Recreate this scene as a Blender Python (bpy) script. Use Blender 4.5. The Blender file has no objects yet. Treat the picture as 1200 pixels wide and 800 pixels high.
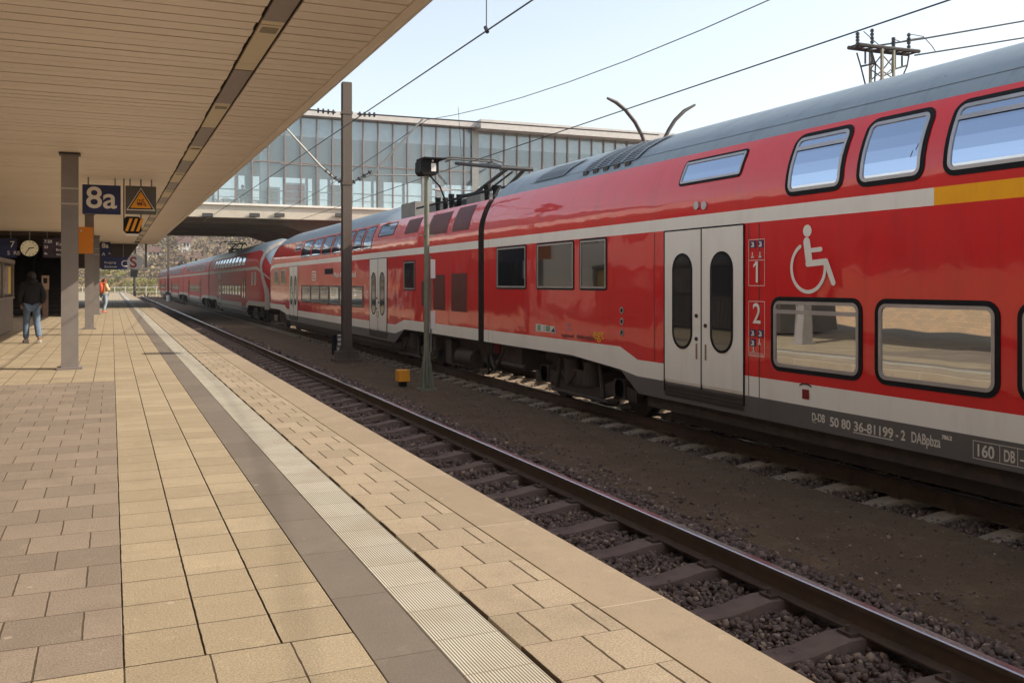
import bpy, math, random
import numpy as np
from mathutils import Vector, Matrix
random.seed(7); RNG = np.random.default_rng(7)
S = bpy.context.scene
C = S.collection
R = math.radians

# ------------------------------------------------------------------ camera
FPX, VX, HY = 1080.0, 131.0, 332.0            # focal length, vanishing point and horizon, in photo pixels (1200 wide)
TH = math.atan((600 - VX) / FPX); CT, ST = math.cos(TH), math.sin(TH)
EYE = 1.4
cd = bpy.data.cameras.new('camera'); cam = bpy.data.objects.new('camera', cd); C.objects.link(cam)
cam.location = (0, 0, EYE); cam.rotation_euler = (R(90), 0, -TH)
cd.sensor_width = 36; cd.lens = 36 * FPX / 1200; cd.shift_y = -(400 - HY) / 1200
cd.clip_start = 0.05; cd.clip_end = 6000
S.camera = cam
# ------------------------------------------------------------------ world, sun, exposure
SUNV = Vector((1.0, -0.40, 0.763)).normalized()
sun_el = math.asin(SUNV.z); sun_az = math.atan2(SUNV.x, SUNV.y)
w = bpy.data.worlds.new('World'); S.world = w; w.use_nodes = True
nt = w.node_tree; nt.nodes.clear()
sky = nt.nodes.new('ShaderNodeTexSky'); sky.sky_type = 'NISHITA'; sky.sun_disc = False
sky.sun_elevation = sun_el; sky.sun_rotation = sun_az
sky.air_density = 1.3; sky.dust_density = 1.3; sky.ozone_density = 1.0; sky.altitude = 100
bg = nt.nodes.new('ShaderNodeBackground'); bg.inputs['Strength'].default_value = 0.12
wo = nt.nodes.new('ShaderNodeOutputWorld')
hs = nt.nodes.new('ShaderNodeHueSaturation'); hs.inputs['Saturation'].default_value = 0.55; hs.inputs['Value'].default_value = 1.0
nt.links.new(sky.outputs[0], hs.inputs['Color']); nt.links.new(hs.outputs[0], bg.inputs[0]); nt.links.new(bg.outputs[0], wo.inputs[0])
sd = bpy.data.lights.new('sun', 'SUN'); sun = bpy.data.objects.new('sun', sd); C.objects.link(sun)
sd.energy = 2.85; sd.angle = R(0.53); sd.color = (1.0, 0.87, 0.70)
sun.rotation_euler = SUNV.to_track_quat('Z', 'Y').to_euler()
S.view_settings.view_transform = 'Standard'; S.view_settings.look = 'None'
S.view_settings.gamma = 1; S.view_settings.exposure = 0.98
S.view_settings.use_curve_mapping = False
S.cycles.max_bounces = 8; S.cycles.transparent_max_bounces = 12

# ------------------------------------------------------------------ photo calibration helpers
def onX(px, py, X):
    d = FPX * X / CT / (px - VX)
    return Vector((X, (d - X * ST) / CT, EYE - (py - HY) * d / FPX))
def onY(px, py, Y):
    k = (px - VX) / FPX; d = CT * Y / (1 - k * CT * ST)
    return Vector((k * CT * d, Y, EYE - (py - HY) * d / FPX))
def onZ(px, py, Z):
    d = FPX * (EYE - Z) / (py - HY); X = (px - VX) / FPX * CT * d
    return Vector((X, (d - X * ST) / CT, Z))

# ------------------------------------------------------------------ mesh builder
class MB:
    def __init__(s): s.v = []; s.f = []; s.m = []
    def face(s, pts, mi=0):
        n = len(s.v); s.v += [tuple(p) for p in pts]; s.f.append(tuple(range(n, n + len(pts)))); s.m.append(mi)
    def box(s, a, b, mi=0, M=None):
        (x0, y0, z0), (x1, y1, z1) = a, b
        P = [(x0,y0,z0),(x1,y0,z0),(x1,y1,z0),(x0,y1,z0),(x0,y0,z1),(x1,y0,z1),(x1,y1,z1),(x0,y1,z1)]
        if M is not None: P = [M @ Vector(p) for p in P]
        n = len(s.v); s.v += [tuple(p) for p in P]
        for q in ((0,3,2,1),(4,5,6,7),(0,1,5,4),(1,2,6,5),(2,3,7,6),(3,0,4,7)):
            s.f.append(tuple(n + i for i in q)); s.m.append(mi)
        return s
    def tube(s, pts, r, n=8, mi=0, cap=True):
        pts = [Vector(p) for p in pts]; rs = r if isinstance(r, (list, tuple)) else [r] * len(pts)
        base = len(s.v); prev = None
        for i, p in enumerate(pts):
            t = (pts[min(i + 1, len(pts) - 1)] - pts[max(i - 1, 0)]).normalized()
            if prev is None:
                u = t.orthogonal().normalized()
            else:
                u = (prev - t * prev.dot(t)).normalized()
            prev = u; v = t.cross(u)
            for k in range(n):
                a = 2 * math.pi * k / n
                s.v.append(tuple(p + (u * math.cos(a) + v * math.sin(a)) * rs[i]))
        for i in range(len(pts) - 1):
            for k in range(n):
                a = base + i * n + k; b = base + i * n + (k + 1) % n
                s.f.append((a, b, b + n, a + n)); s.m.append(mi)
        if cap:
            s.f.append(tuple(base + k for k in reversed(range(n)))); s.m.append(mi)
            e = base + (len(pts) - 1) * n
            s.f.append(tuple(e + k for k in range(n))); s.m.append(mi)
        return s
    def prism(s, poly, y0, y1, mi=0, axis='y'):
        # poly: list of (a,b) outline extruded along an axis
        f = {'y': lambda a, b, t: (a, t, b), 'x': lambda a, b, t: (t, a, b), 'z': lambda a, b, t: (a, b, t)}[axis]
        n = len(s.v); k = len(poly)
        s.v += [f(a, b, y0) for a, b in poly] + [f(a, b, y1) for a, b in poly]
        for i in range(k):
            j = (i + 1) % k; s.f.append((n + i, n + j, n + k + j, n + k + i)); s.m.append(mi)
        s.f.append(tuple(n + i for i in reversed(range(k)))); s.m.append(mi)
        s.f.append(tuple(n + k + i for i in range(k))); s.m.append(mi)
        return s
    def ball(s, c, r, mi=0, n=8, m=6, sc=(1, 1, 1)):
        b = len(s.v); c = Vector(c)
        for i in range(m + 1):
            p = math.pi * i / m
            for k in range(n):
                a = 2 * math.pi * k / n
                s.v.append((c.x + r*sc[0]*math.sin(p)*math.cos(a), c.y + r*sc[1]*math.sin(p)*math.sin(a), c.z + r*sc[2]*math.cos(p)))
        for i in range(m):
            for k in range(n):
                a = b + i*n + k; d = b + i*n + (k+1) % n
                s.f.append((a, a + n, d + n, d)); s.m.append(mi)
        return s
    def build(s, name, mats, parent=None, smooth=None, fixn=False):
        me = bpy.data.meshes.new(name); me.from_pydata(s.v, [], s.f)
        if not isinstance(mats, (list, tuple)): mats = [mats]
        for m in mats: me.materials.append(m)
        me.polygons.foreach_set('material_index', s.m)
        if fixn:
            import bmesh
            bm = bmesh.new(); bm.from_mesh(me); bmesh.ops.remove_doubles(bm, verts=bm.verts, dist=1e-5)
            bmesh.ops.recalc_face_normals(bm, faces=bm.faces); bm.to_mesh(me); bm.free()
        if smooth is not None:
            me.polygons.foreach_set('use_smooth', [True] * len(me.polygons))
            me.set_sharp_from_angle(angle=R(smooth))
        me.update()
        o = bpy.data.objects.new(name, me); C.objects.link(o)
        if parent is not None:
            o.parent = parent; o.matrix_parent_inverse = Matrix.Translation(-Vector(parent.location)) if parent.rotation_euler.z == 0 else parent.matrix_basis.inverted()
        return o
def tag(o, label=None, cat=None, group=None, kind=None):
    if label: o['label'] = label
    if cat: o['category'] = cat
    if group: o['group'] = group
    if kind: o['kind'] = kind
    return o
def thing(name, label, cat, loc=(0, 0, 0), group=None):
    o = bpy.data.objects.new(name, None); o.empty_display_size = 0.3; C.objects.link(o); o.location = loc
    return tag(o, label, cat, group)
def copy_thing(root, delta, label=None, rotz=None):
    def rec(o, par):
        c = o.copy(); C.objects.link(c); c.parent = par
        if par is not None: c.matrix_parent_inverse = o.matrix_parent_inverse.copy()
        for ch in list(o.children): rec(ch, c)
        return c
    r = rec(root, None); r.location = Vector(root.location) + Vector(delta)
    if rotz is not None: r.rotation_euler.z = rotz
    if label: r['label'] = label
    return r

# ------------------------------------------------------------------ materials
def newmat(name):
    m = bpy.data.materials.new(name); m.use_nodes = True
    nt = m.node_tree; b = nt.nodes['Principled BSDF']
    return m, nt, b
def N(nt, t, **kw):
    n = nt.nodes.new(t)
    for k, v in kw.items():
        if isinstance(k, str) and hasattr(n, k): setattr(n, k, v)
    return n
def mth(nt, op, a, b=None, c=None, clamp=False):
    n = nt.nodes.new('ShaderNodeMath'); n.operation = op; n.use_clamp = clamp
    for i, x in enumerate((a, b, c)):
        if x is None: continue
        if isinstance(x, (int, float)): n.inputs[i].default_value = x
        else: nt.links.new(x, n.inputs[i])
    return n.outputs[0]
def mixc(nt, fac, a, b, mode='MIX'):
    n = nt.nodes.new('ShaderNodeMix'); n.data_type = 'RGBA'; n.blend_type = mode
    for s, x in ((n.inputs[0], fac), (n.inputs[6], a), (n.inputs[7], b)):
        if isinstance(x, (int, float)): s.default_value = x
        elif isinstance(x, (tuple, list)): s.default_value = (*x[:3], 1)
        else: nt.links.new(x, s)
    return n.outputs[2]
def noise(nt, vec, scale, detail=4, rough=0.6):
    n = nt.nodes.new('ShaderNodeTexNoise'); n.inputs['Scale'].default_value = scale
    n.inputs['Detail'].default_value = detail; n.inputs['Roughness'].default_value = rough
    if vec is not None: nt.links.new(vec, n.inputs['Vector'])
    return n.outputs['Fac']
def ramp(nt, fac, lo, hi):
    n = nt.nodes.new('ShaderNodeMapRange'); nt.links.new(fac, n.inputs[0])
    n.inputs[1].default_value = lo; n.inputs[2].default_value = hi
    return n.outputs[0]
def bump(nt, b, h, strength, dist=0.01):
    n = nt.nodes.new('ShaderNodeBump'); n.inputs['Strength'].default_value = strength
    n.inputs['Distance'].default_value = dist; nt.links.new(h, n.inputs['Height'])
    nt.links.new(n.outputs[0], b.inputs['Normal'])
def mat(name, col, rough=0.6, metal=0.0, col2=None, scale=3.0, bstr=0.0, bscale=40, bdist=0.005, coat=0.0, spec=0.5, stretch=None, emit=0):
    m, nt, b = newmat(name)
    tc = nt.nodes.new('ShaderNodeTexCoord'); vec = tc.outputs['Object']
    if stretch:
        mp = nt.nodes.new('ShaderNodeMapping'); mp.inputs['Scale'].default_value = stretch
        nt.links.new(vec, mp.inputs[0]); vec = mp.outputs[0]
    if col2 is None: col2 = tuple(c * 0.8 for c in col)
    f = ramp(nt, noise(nt, vec, scale, 6, 0.65), 0.3, 0.7)
    nt.links.new(mixc(nt, f, col, col2), b.inputs['Base Color'])
    r2 = ramp(nt, noise(nt, vec, scale * 1.7, 3), 0.0, 1.0)
    nt.links.new(mth(nt, 'MULTIPLY_ADD', r2, rough * 0.3, rough * 0.85), b.inputs['Roughness'])
    b.inputs['Metallic'].default_value = metal; b.inputs['Specular IOR Level'].default_value = spec
    b.inputs['Coat Weight'].default_value = coat; b.inputs['Coat Roughness'].default_value = 0.04
    if bstr: bump(nt, b, noise(nt, tc.outputs['Object'], bscale, 4), bstr, bdist)
    if emit:
        b.inputs['Emission Color'].default_value = (*col, 1); b.inputs['Emission Strength'].default_value = emit
    return m

def paver(name, w_, h_, off, tl, tc_, c1, c2, joint, x0=0.0, y0=0.0, spots=(0.5, 0.42, 0.33), seed=0, grain=1.0):
    """pavers w_ wide (X) and h_ long (Y); longitudinal joints tl, cross joints tc_ half widths"""
    m, nt, b = newmat(name)
    g = nt.nodes.new('ShaderNodeNewGeometry'); P = g.outputs['Position']
    sx = nt.nodes.new('ShaderNodeSeparateXYZ'); nt.links.new(P, sx.inputs[0]); X, Y = sx.outputs[0], sx.outputs[1]
    # hand-laid wobble of the joints
    wob = mth(nt, 'MULTIPLY', mth(nt, 'SUBTRACT', noise(nt, P, 9, 2), 0.5), 0.008)
    v = mth(nt, 'DIVIDE', mth(nt, 'ADD', mth(nt, 'SUBTRACT', Y, y0), wob), h_)
    row = mth(nt, 'FLOOR', v); fv = mth(nt, 'FRACT', v)
    sh = mth(nt, 'MULTIPLY', mth(nt, 'FLOORED_MODULO', row, 2.0) if off == 0.5 else mth(nt, 'FLOORED_MODULO', row, 3.0), off)
    u = mth(nt, 'ADD', mth(nt, 'DIVIDE', mth(nt, 'ADD', mth(nt, 'SUBTRACT', X, x0), wob), w_), sh)
    cu = mth(nt, 'FLOOR', u); fu = mth(nt, 'FRACT', u)
    du = mth(nt, 'MULTIPLY', mth(nt, 'MINIMUM', fu, mth(nt, 'SUBTRACT', 1.0, fu)), w_)
    dv = mth(nt, 'MULTIPLY', mth(nt, 'MINIMUM', fv, mth(nt, 'SUBTRACT', 1.0, fv)), h_)
    def edge(d, t):
        mr = nt.nodes.new('ShaderNodeMapRange'); nt.links.new(d, mr.inputs[0])
        mr.inputs[1].default_value = t * 0.6; mr.inputs[2].default_value = t * 1.3
        mr.inputs[3].default_value = 1; mr.inputs[4].default_value = 0; return mr.outputs[0]
    jn = mth(nt, 'ADD', mth(nt, 'MULTIPLY', noise(nt, P, 14, 3), 0.9), 0.45)
    jl = edge(mth(nt, 'DIVIDE', du, jn), tl); jc = mth(nt, 'MULTIPLY', edge(mth(nt, 'DIVIDE', dv, jn), tc_), 0.85)
    J = mth(nt, 'MAXIMUM', jl, jc)
    cmb = nt.nodes.new('ShaderNodeCombineXYZ'); nt.links.new(cu, cmb.inputs[0]); nt.links.new(row, cmb.inputs[1]); cmb.inputs[2].default_value = seed
    wn = nt.nodes.new('ShaderNodeTexWhiteNoise'); wn.noise_dimensions = '3D'; nt.links.new(cmb.outputs[0], wn.inputs[0])
    base = mixc(nt, wn.outputs[0], c1, c2)
    fine = noise(nt, P, 120, 3, 0.9); mid = noise(nt, P, 2.2, 5, 0.7); med = noise(nt, P, 18, 4, 0.7)
    base = mixc(nt, mth(nt, 'MULTIPLY', ramp(nt, mid, 0.42, 0.72), 0.45), base, tuple(c * 0.70 for c in c1))
    base = mixc(nt, mth(nt, 'MULTIPLY', ramp(nt, med, 0.56, 0.72), 0.35), base, tuple(c * 0.62 for c in c1))
    st = noise(nt, P, 0.9, 8, 0.75)
    base = mixc(nt, mth(nt, 'MULTIPLY', ramp(nt, st, 0.54, 0.66), 0.38), base, tuple(c * 0.55 for c in c1))
    base = mixc(nt, mth(nt, 'MULTIPLY', ramp(nt, noise(nt, P, 5.5, 6, 0.8), 0.57, 0.66), 0.30), base, tuple(min(1, c * 1.35) for c in c1))
    sp = mth(nt, 'MULTIPLY', mth(nt, 'SUBTRACT', fine, 0.5), 2.6 * grain)
    base = mixc(nt, 1.0, base, mth(nt, 'ADD', sp, 1.0), 'MULTIPLY')
    vo = nt.nodes.new('ShaderNodeTexVoronoi'); vo.inputs['Scale'].default_value = 3.6; nt.links.new(P, vo.inputs['Vector'])
    gum = mth(nt, 'LESS_THAN', vo.outputs['Distance'], 0.06)
    base = mixc(nt, mth(nt, 'MULTIPLY', gum, 0.5), base, spots)
    col = mixc(nt, J, base, joint)
    nt.links.new(col, b.inputs['Base Color']); b.inputs['Roughness'].default_value = 0.9
    b.inputs['Specular IOR Level'].default_value = 0.3
    tilt = mth(nt, 'MULTIPLY', wn.outputs[0], 0.25)
    hgt = mth(nt, 'ADD', mth(nt, 'SUBTRACT', 1.0, J), mth(nt, 'ADD', tilt, mth(nt, 'MULTIPLY', fine, 0.25)))
    bump(nt, b, hgt, 0.55, 0.006)
    return m

BE1, BE2 = (0.43, 0.352, 0.24), (0.35, 0.284, 0.19)
M_left = paver('grey_brown_pavers', 0.30, 0.343, 0.5, 0.0045, 0.0048, (0.31, 0.25, 0.195), (0.235, 0.19, 0.15), (0.12, 0.088, 0.06), 0.04, 3.651, seed=1)
M_beige = paver('beige_pavers', 0.2833, 0.343, 0.0, 0.005, 0.0044, BE1, BE2, (0.075, 0.05, 0.03), 0.04, 3.651, seed=2)
M_band = paver('grey_band_slabs', 0.40, 0.72, 0.0, 0.004, 0.003, (0.215, 0.182, 0.148), (0.18, 0.152, 0.125), (0.10, 0.08, 0.06), 0.80, 3.35, seed=3, grain=.5)
M_slot = paver('slotted_pavers', 0.262, 0.343, 0.5, 0.0065, 0.0025, (0.42, 0.34, 0.238), (0.335, 0.27, 0.19), (0.09, 0.06, 0.035), 1.58, 3.25, seed=4)
M_cope = paver('coping_slabs', 0.9, 1.45, 0.0, 0.002, 0.006, (0.375, 0.295, 0.205), (0.31, 0.245, 0.17), (0.52, 0.43, 0.32), 1.0, 3.5, seed=5, grain=.4)
M_front = paver('beige_cross_pavers', 0.30, 0.343, 0.0, 0.004, 0.003, BE1, BE2, (0.08, 0.055, 0.035), 0.04, 3.651, seed=6)
def rib_mat():
    m, nt, b = newmat('ribbed_guide_slabs')
    g = nt.nodes.new('ShaderNodeNewGeometry'); P = g.outputs['Position']
    sx = nt.nodes.new('ShaderNodeSeparateXYZ'); nt.links.new(P, sx.inputs[0])
    s = mth(nt, 'SINE', mth(nt, 'MULTIPLY', sx.outputs[0], 2 * math.pi / 0.0122))
    f = ramp(nt, s, -0.6, 0.3)
    fv = mth(nt, 'FRACT', mth(nt, 'DIVIDE', sx.outputs[1], 0.343))
    jc = mth(nt, 'LESS_THAN', fv, 0.02)
    mid = noise(nt, P, 2.5, 4); wn = nt.nodes.new('ShaderNodeTexWhiteNoise'); wn.noise_dimensions = '1D'
    nt.links.new(mth(nt, 'FLOOR', mth(nt, 'DIVIDE', sx.outputs[1], 0.343)), wn.inputs['W'])
    top = mixc(nt, wn.outputs[0], (0.66, 0.64, 0.55), (0.56, 0.54, 0.46))
    top = mixc(nt, mth(nt, 'MULTIPLY', ramp(nt, mid, 0.45, 0.7), 0.5), top, (0.42, 0.35, 0.24))
    col = mixc(nt, f, (0.16, 0.125, 0.08), top); col = mixc(nt, mth(nt, 'MULTIPLY', jc, 0.7), col, (0.20, 0.15, 0.09))
    nt.links.new(col, b.inputs['Base Color']); b.inputs['Roughness'].default_value = 0.85
    bump(nt, b, s, 0.3, 0.002); return m
M_rib = rib_mat()
M_grout = mat('joint_sand', (0.17, 0.125, 0.08), 0.95, col2=(.05,.035,.02), scale=6)
M_wallconc = mat('platform_wall_concrete', (0.12, 0.095, 0.075), 0.9, col2=(0.06, 0.045, 0.035), scale=2, bstr=.4)
def gravel_mat(name, c1, c2, vs, bs=1.0, bd=0.03, speck=0.0):
    m, nt, b = newmat(name)
    g = nt.nodes.new('ShaderNodeNewGeometry'); P = g.outputs['Position']
    vo = nt.nodes.new('ShaderNodeTexVoronoi'); vo.inputs['Scale'].default_value = vs; nt.links.new(P, vo.inputs['Vector'])
    sc = nt.nodes.new('ShaderNodeSeparateColor'); nt.links.new(vo.outputs['Color'], sc.inputs[0])
    base = mixc(nt, sc.outputs[0], c1, c2)
    base = mixc(nt, mth(nt, 'MULTIPLY', ramp(nt, noise(nt, P, 1.1, 5), 0.4, 0.7), 0.6), base, tuple(c * 0.55 for c in c1))
    if speck:
        v2 = nt.nodes.new('ShaderNodeTexVoronoi'); v2.inputs['Scale'].default_value = 9; nt.links.new(P, v2.inputs['Vector'])
        base = mixc(nt, mth(nt, 'LESS_THAN', v2.outputs['Distance'], speck), base, (0.5, 0.42, 0.33))
    base = mixc(nt, mth(nt, 'MULTIPLY', ramp(nt, noise(nt, P, 3.2, 7, .75), 0.52, 0.68), 0.45), base, tuple(min(1, c * 1.5) for c in c1))
    base = mixc(nt, mth(nt, 'MULTIPLY', ramp(nt, noise(nt, P, 60, 3, .8), 0.55, 0.7), 0.5), base, tuple(c * 0.4 for c in c1))
    nt.links.new(base, b.inputs['Base Color']); b.inputs['Roughness'].default_value = 0.95
    b.inputs['Specular IOR Level'].default_value = 0.2
    bump(nt, b, mth(nt, 'ADD', vo.outputs['Distance'], mth(nt, 'MULTIPLY', noise(nt, P, vs * 3, 3), 0.5)), bs, bd); return m
M_ballast = gravel_mat('ballast', (0.15, 0.105, 0.08), (0.065, 0.045, 0.036), 22, 1.0, 0.04)
M_path = gravel_mat('fine_gravel', (0.175, 0.118, 0.072), (0.115, 0.076, 0.046), 95, 0.8, 0.01, 0.05)
M_field = gravel_mat('far_ground', (0.33, 0.23, 0.15), (0.22, 0.16, 0.10), 6, 0.6, 0.05)
def rock_mat():
    m, nt, b = newmat('ballast_stone')
    g = nt.nodes.new('ShaderNodeNewGeometry'); rd = g.outputs['Random Per Island']
    c = mixc(nt, rd, (0.20, 0.138, 0.108), (0.075, 0.052, 0.045))
    wn = nt.nodes.new('ShaderNodeTexWhiteNoise'); wn.noise_dimensions = '1D'; nt.links.new(rd, wn.inputs['W'])
    c = mixc(nt, mth(nt, 'GREATER_THAN', wn.outputs[0], 0.93), c, (0.34, 0.25, 0.18))
    nt.links.new(c, b.inputs['Base Color']); b.inputs['Roughness'].default_value = 0.9; return m
M_rock = rock_mat()
M_sleeper = mat('sleeper_concrete', (0.20, 0.135, 0.105), 0.9, col2=(0.11, 0.075, 0.06), scale=4, bstr=.3)
M_sleeper2 = mat('pale_sleeper_concrete', (0.46, 0.37, 0.28), 0.9, col2=(0.30, 0.23, 0.17), scale=5, bstr=.3)
M_rust = mat('rusty_rail_steel', (0.115, 0.072, 0.048), 0.85, 0.0, col2=(0.07, 0.046, 0.033), scale=6)
M_railtop = mat('polished_rail_head', (0.62, 0.56, 0.60), 0.22, 0.95, scale=3, stretch=(8, .3, 8))
M_soffit = mat('painted_soffit_slats', (0.92, 0.82, 0.70), 0.5, col2=(0.85, 0.75, 0.635), scale=1.2, stretch=(.4, 1.5, 1), bstr=.05)
M_soffgap = mat('dark_soffit_gap', (0.06, 0.035, 0.02), 0.9)
M_cover = mat('cream_lamp_cover', (0.74, 0.65, 0.47), 0.5, col2=(0.70, 0.60, 0.42), scale=2)
M_diff = mat('grey_lamp_diffuser', (0.34, 0.29, 0.27), 0.45, col2=(0.30, 0.26, 0.24), scale=8)
M_fascia = mat('white_fascia', (0.80, 0.77, 0.70), 0.5, col2=(0.70, 0.66, 0.58), scale=1.5)
M_rooftop = mat('roof_membrane', (0.70, 0.66, 0.58), 0.8, scale=1)
M_pillar = mat('grey_pillar_paint', (0.26, 0.235, 0.225), 0.55, col2=(0.21, 0.19, 0.18), scale=3, bstr=.05)
M_pillarring = mat('pale_ring_paint', (0.52, 0.48, 0.44), 0.5)
def car_paint(name, col, coat=1.0, rough=0.35, dirt=(0.25, 0.12, 0.08), damt=0.25):
    m, nt, b = newmat(name)
    tc = nt.nodes.new('ShaderNodeNewGeometry'); P = tc.outputs['Position']
    mp = nt.nodes.new('ShaderNodeMapping'); mp.inputs['Scale'].default_value = (1, 1.2, 0.25); nt.links.new(P, mp.inputs[0])
    f = ramp(nt, noise(nt, mp.outputs[0], 2.2, 6, 0.7), 0.5, 0.85)
    m2 = nt.nodes.new('ShaderNodeMapping'); m2.inputs['Scale'].default_value = (1, 7, .35); nt.links.new(P, m2.inputs[0])
    f2 = ramp(nt, noise(nt, m2.outputs[0], 1.6, 5, 0.7), 0.55, 0.75)
    c_ = mixc(nt, mth(nt, 'MULTIPLY', f, damt), col, dirt); c_ = mixc(nt, mth(nt, 'MULTIPLY', f2, damt * .55), c_, dirt)
    nt.links.new(c_, b.inputs['Base Color'])
    nt.links.new(mth(nt, 'MULTIPLY_ADD', ramp(nt, noise(nt, m2.outputs[0], 3, 4), .4, .75), .12, .015), b.inputs['Coat Roughness'])
    b.inputs['Roughness'].default_value = rough; b.inputs['Coat Weight'].default_value = coat
    b.inputs['Coat IOR'].default_value = 1.5; b.inputs['Specular IOR Level'].default_value = 0.3
    n = nt.nodes.new('ShaderNodeBump'); n.inputs['Strength'].default_value = 0.2; n.inputs['Distance'].default_value = 0.05
    nt.links.new(noise(nt, P, 1.7, 2, 0.4), n.inputs['Height'])
    nt.links.new(n.outputs[0], b.inputs['Normal']); nt.links.new(n.outputs[0], b.inputs['Coat Normal'])
    return m
M_red = car_paint('traffic_red_paint', (0.74, 0.002, 0.005), 1.0, 0.5, (0.45, 0.006, 0.005), 0.6)
M_pale = car_paint('light_grey_paint', (0.90, 0.86, 0.77), 0.3, 0.4, (0.62, 0.54, 0.43), 0.35)
M_redC = car_paint('shaded_red_paint', (0.40, 0.012, 0.012), 0.08, 0.6, (0.16, 0.03, 0.03), 0.7)  # train red darkened: shade on the far train put into its colour
M_paleC = car_paint('shaded_grey_paint', (0.42, 0.37, 0.32), 0.05, 0.6, (0.25, 0.2, 0.17), 0.6)  # pale train paint with the far train's shade mixed in
M_yell = car_paint('yellow_class_stripe', (1.0, 0.44, 0.0), 0.2, 0.4)
M_skirt = car_paint('dark_grey_skirt', (0.135, 0.125, 0.115), 0.3, 0.45, (0.1, 0.07, 0.05), 0.4)
M_roof = car_paint('slate_grey_roof', (0.25, 0.305, 0.345), 0.12, 0.5, (0.14, 0.165, 0.19), 0.8)
M_grille = mat('dark_red_grille', (0.10, 0.008, 0.008), 0.5, scale=5)
M_black = mat('black_rubber', (0.009, 0.009, 0.010), 0.75, spec=0.25)
M_under = mat('grimy_underframe', (0.034, 0.027, 0.023), 0.7, col2=(0.07, 0.048, 0.036), scale=5)
M_alu = mat('aluminium_frame', (0.48, 0.46, 0.46), 0.35, 0.5)
M_darkmetal = mat('dark_metal', (0.05, 0.045, 0.042), 0.5, 0.3)
M_wheel = mat('wheel_steel', (0.06, 0.05, 0.045), 0.5, 0.6)
def train_glass(name='mirror_tinted_glass', refl=0.60, tint=(0.78, 0.83, 0.88), body=(0.02, 0.022, 0.025)):
    m, nt, b = newmat(name); out = nt.nodes['Material Output']
    b.inputs['Base Color'].default_value = (*body, 1); b.inputs['Roughness'].default_value = 0.05
    gl = nt.nodes.new('ShaderNodeBsdfGlossy'); gl.inputs['Color'].default_value = (*tint, 1); gl.inputs['Roughness'].default_value = 0.012
    g = nt.nodes.new('ShaderNodeNewGeometry')
    bp = nt.nodes.new('ShaderNodeBump'); bp.inputs['Strength'].default_value = 0.04; bp.inputs['Distance'].default_value = 0.05
    nt.links.new(noise(nt, g.outputs['Position'], 1.3, 1), bp.inputs['Height']); nt.links.new(bp.outputs[0], gl.inputs['Normal'])
    mx = nt.nodes.new('ShaderNodeMixShader'); mx.inputs[0].default_value = refl
    nt.links.new(b.outputs[0], mx.inputs[1]); nt.links.new(gl.outputs[0], mx.inputs[2]); nt.links.new(mx.outputs[0], out.inputs[0])
    return m
M_glass = train_glass()
M_glassd = train_glass('dark_tinted_glass', 0.09)
M_glassu = train_glass('upper_deck_glass', 0.66, (0.58, 0.72, 0.95), (0.04, 0.07, 0.13))
def clear_glass(name, col, refl, ofac):
    m, nt, b = newmat(name); out = nt.nodes['Material Output']
    tr = nt.nodes.new('ShaderNodeBsdfTransparent'); tr.inputs[0].default_value = (*col, 1)
    b.inputs['Base Color'].default_value = (0.62, 0.66, 0.67, 1); b.inputs['Roughness'].default_value = 0.5
    m1 = nt.nodes.new('ShaderNodeMixShader'); m1.inputs[0].default_value = ofac
    nt.links.new(tr.outputs[0], m1.inputs[1]); nt.links.new(b.outputs[0], m1.inputs[2])
    gl = nt.nodes.new('ShaderNodeBsdfGlossy'); gl.inputs['Roughness'].default_value = 0.02
    gl.inputs['Color'].default_value = (0.8, 0.9, 0.95, 1)
    fr = nt.nodes.new('ShaderNodeFresnel'); fr.inputs[0].default_value = 1.4
    fm = mth(nt, 'MULTIPLY_ADD', fr.outputs[0], 1.0, refl, clamp=True)
    m2 = nt.nodes.new('ShaderNodeMixShader'); nt.links.new(fm, m2.inputs[0])
    nt.links.new(m1.outputs[0], m2.inputs[1]); nt.links.new(gl.outputs[0], m2.inputs[2]); nt.links.new(m2.outputs[0], out.inputs[0])
    return m
M_bglass = clear_glass('bridge_glass', (0.93, 0.97, 0.99), 0.05, 0.12)
M_sglass = clear_glass('smoked_glass', (0.30, 0.28, 0.26), 0.03, 0.05)
M_bconc = mat('bridge_concrete', (0.58, 0.52, 0.42), 0.8, col2=(0.48, 0.42, 0.34), scale=.8, bstr=.1)
M_bunder = mat('bridge_soffit', (0.26, 0.21, 0.17), 0.85, col2=(0.20, 0.16, 0.13), scale=.5)
M_bfr = mat('bridge_mullion', (0.27, 0.21, 0.19), 0.5)
M_bfr2 = mat('pale_bridge_steel', (0.60, 0.575, 0.54), 0.5)
M_bint = mat('interior_plaster', (0.80, 0.82, 0.82), 0.8)
M_mast = mat('brown_mast_steel', (0.11, 0.083, 0.062), 0.6, 0.2, col2=(0.10, 0.075, 0.06), scale=4)
M_post = mat('green_grey_post', (0.22, 0.23, 0.17), 0.55, 0.2, col2=(0.16, 0.165, 0.12), scale=5)
M_wire = mat('wire_copper', (0.05, 0.05, 0.055), 0.6, 0.3)
M_insul = mat('brown_insulator', (0.035, 0.035, 0.04), 0.3)
M_galv = mat('galvanised_tube', (0.30, 0.30, 0.28), 0.45, 0.5)
M_white = mat('white_paint', (0.75, 0.72, 0.66), 0.5, col2=(0.66, 0.63, 0.57))
M_blue = mat('station_blue', (0.012, 0.022, 0.11), 0.4, col2=(0.010, 0.018, 0.09))
M_lgrey = mat('sign_grey', (0.10, 0.095, 0.09), 0.5)
M_orange = mat('orange_sheet', (0.80, 0.27, 0.01), 0.5, col2=(0.72, 0.24, 0.01))
M_yellow = mat('warning_yellow', (0.85, 0.36, 0.015), 0.5, col2=(0.78, 0.32, 0.012))
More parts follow.
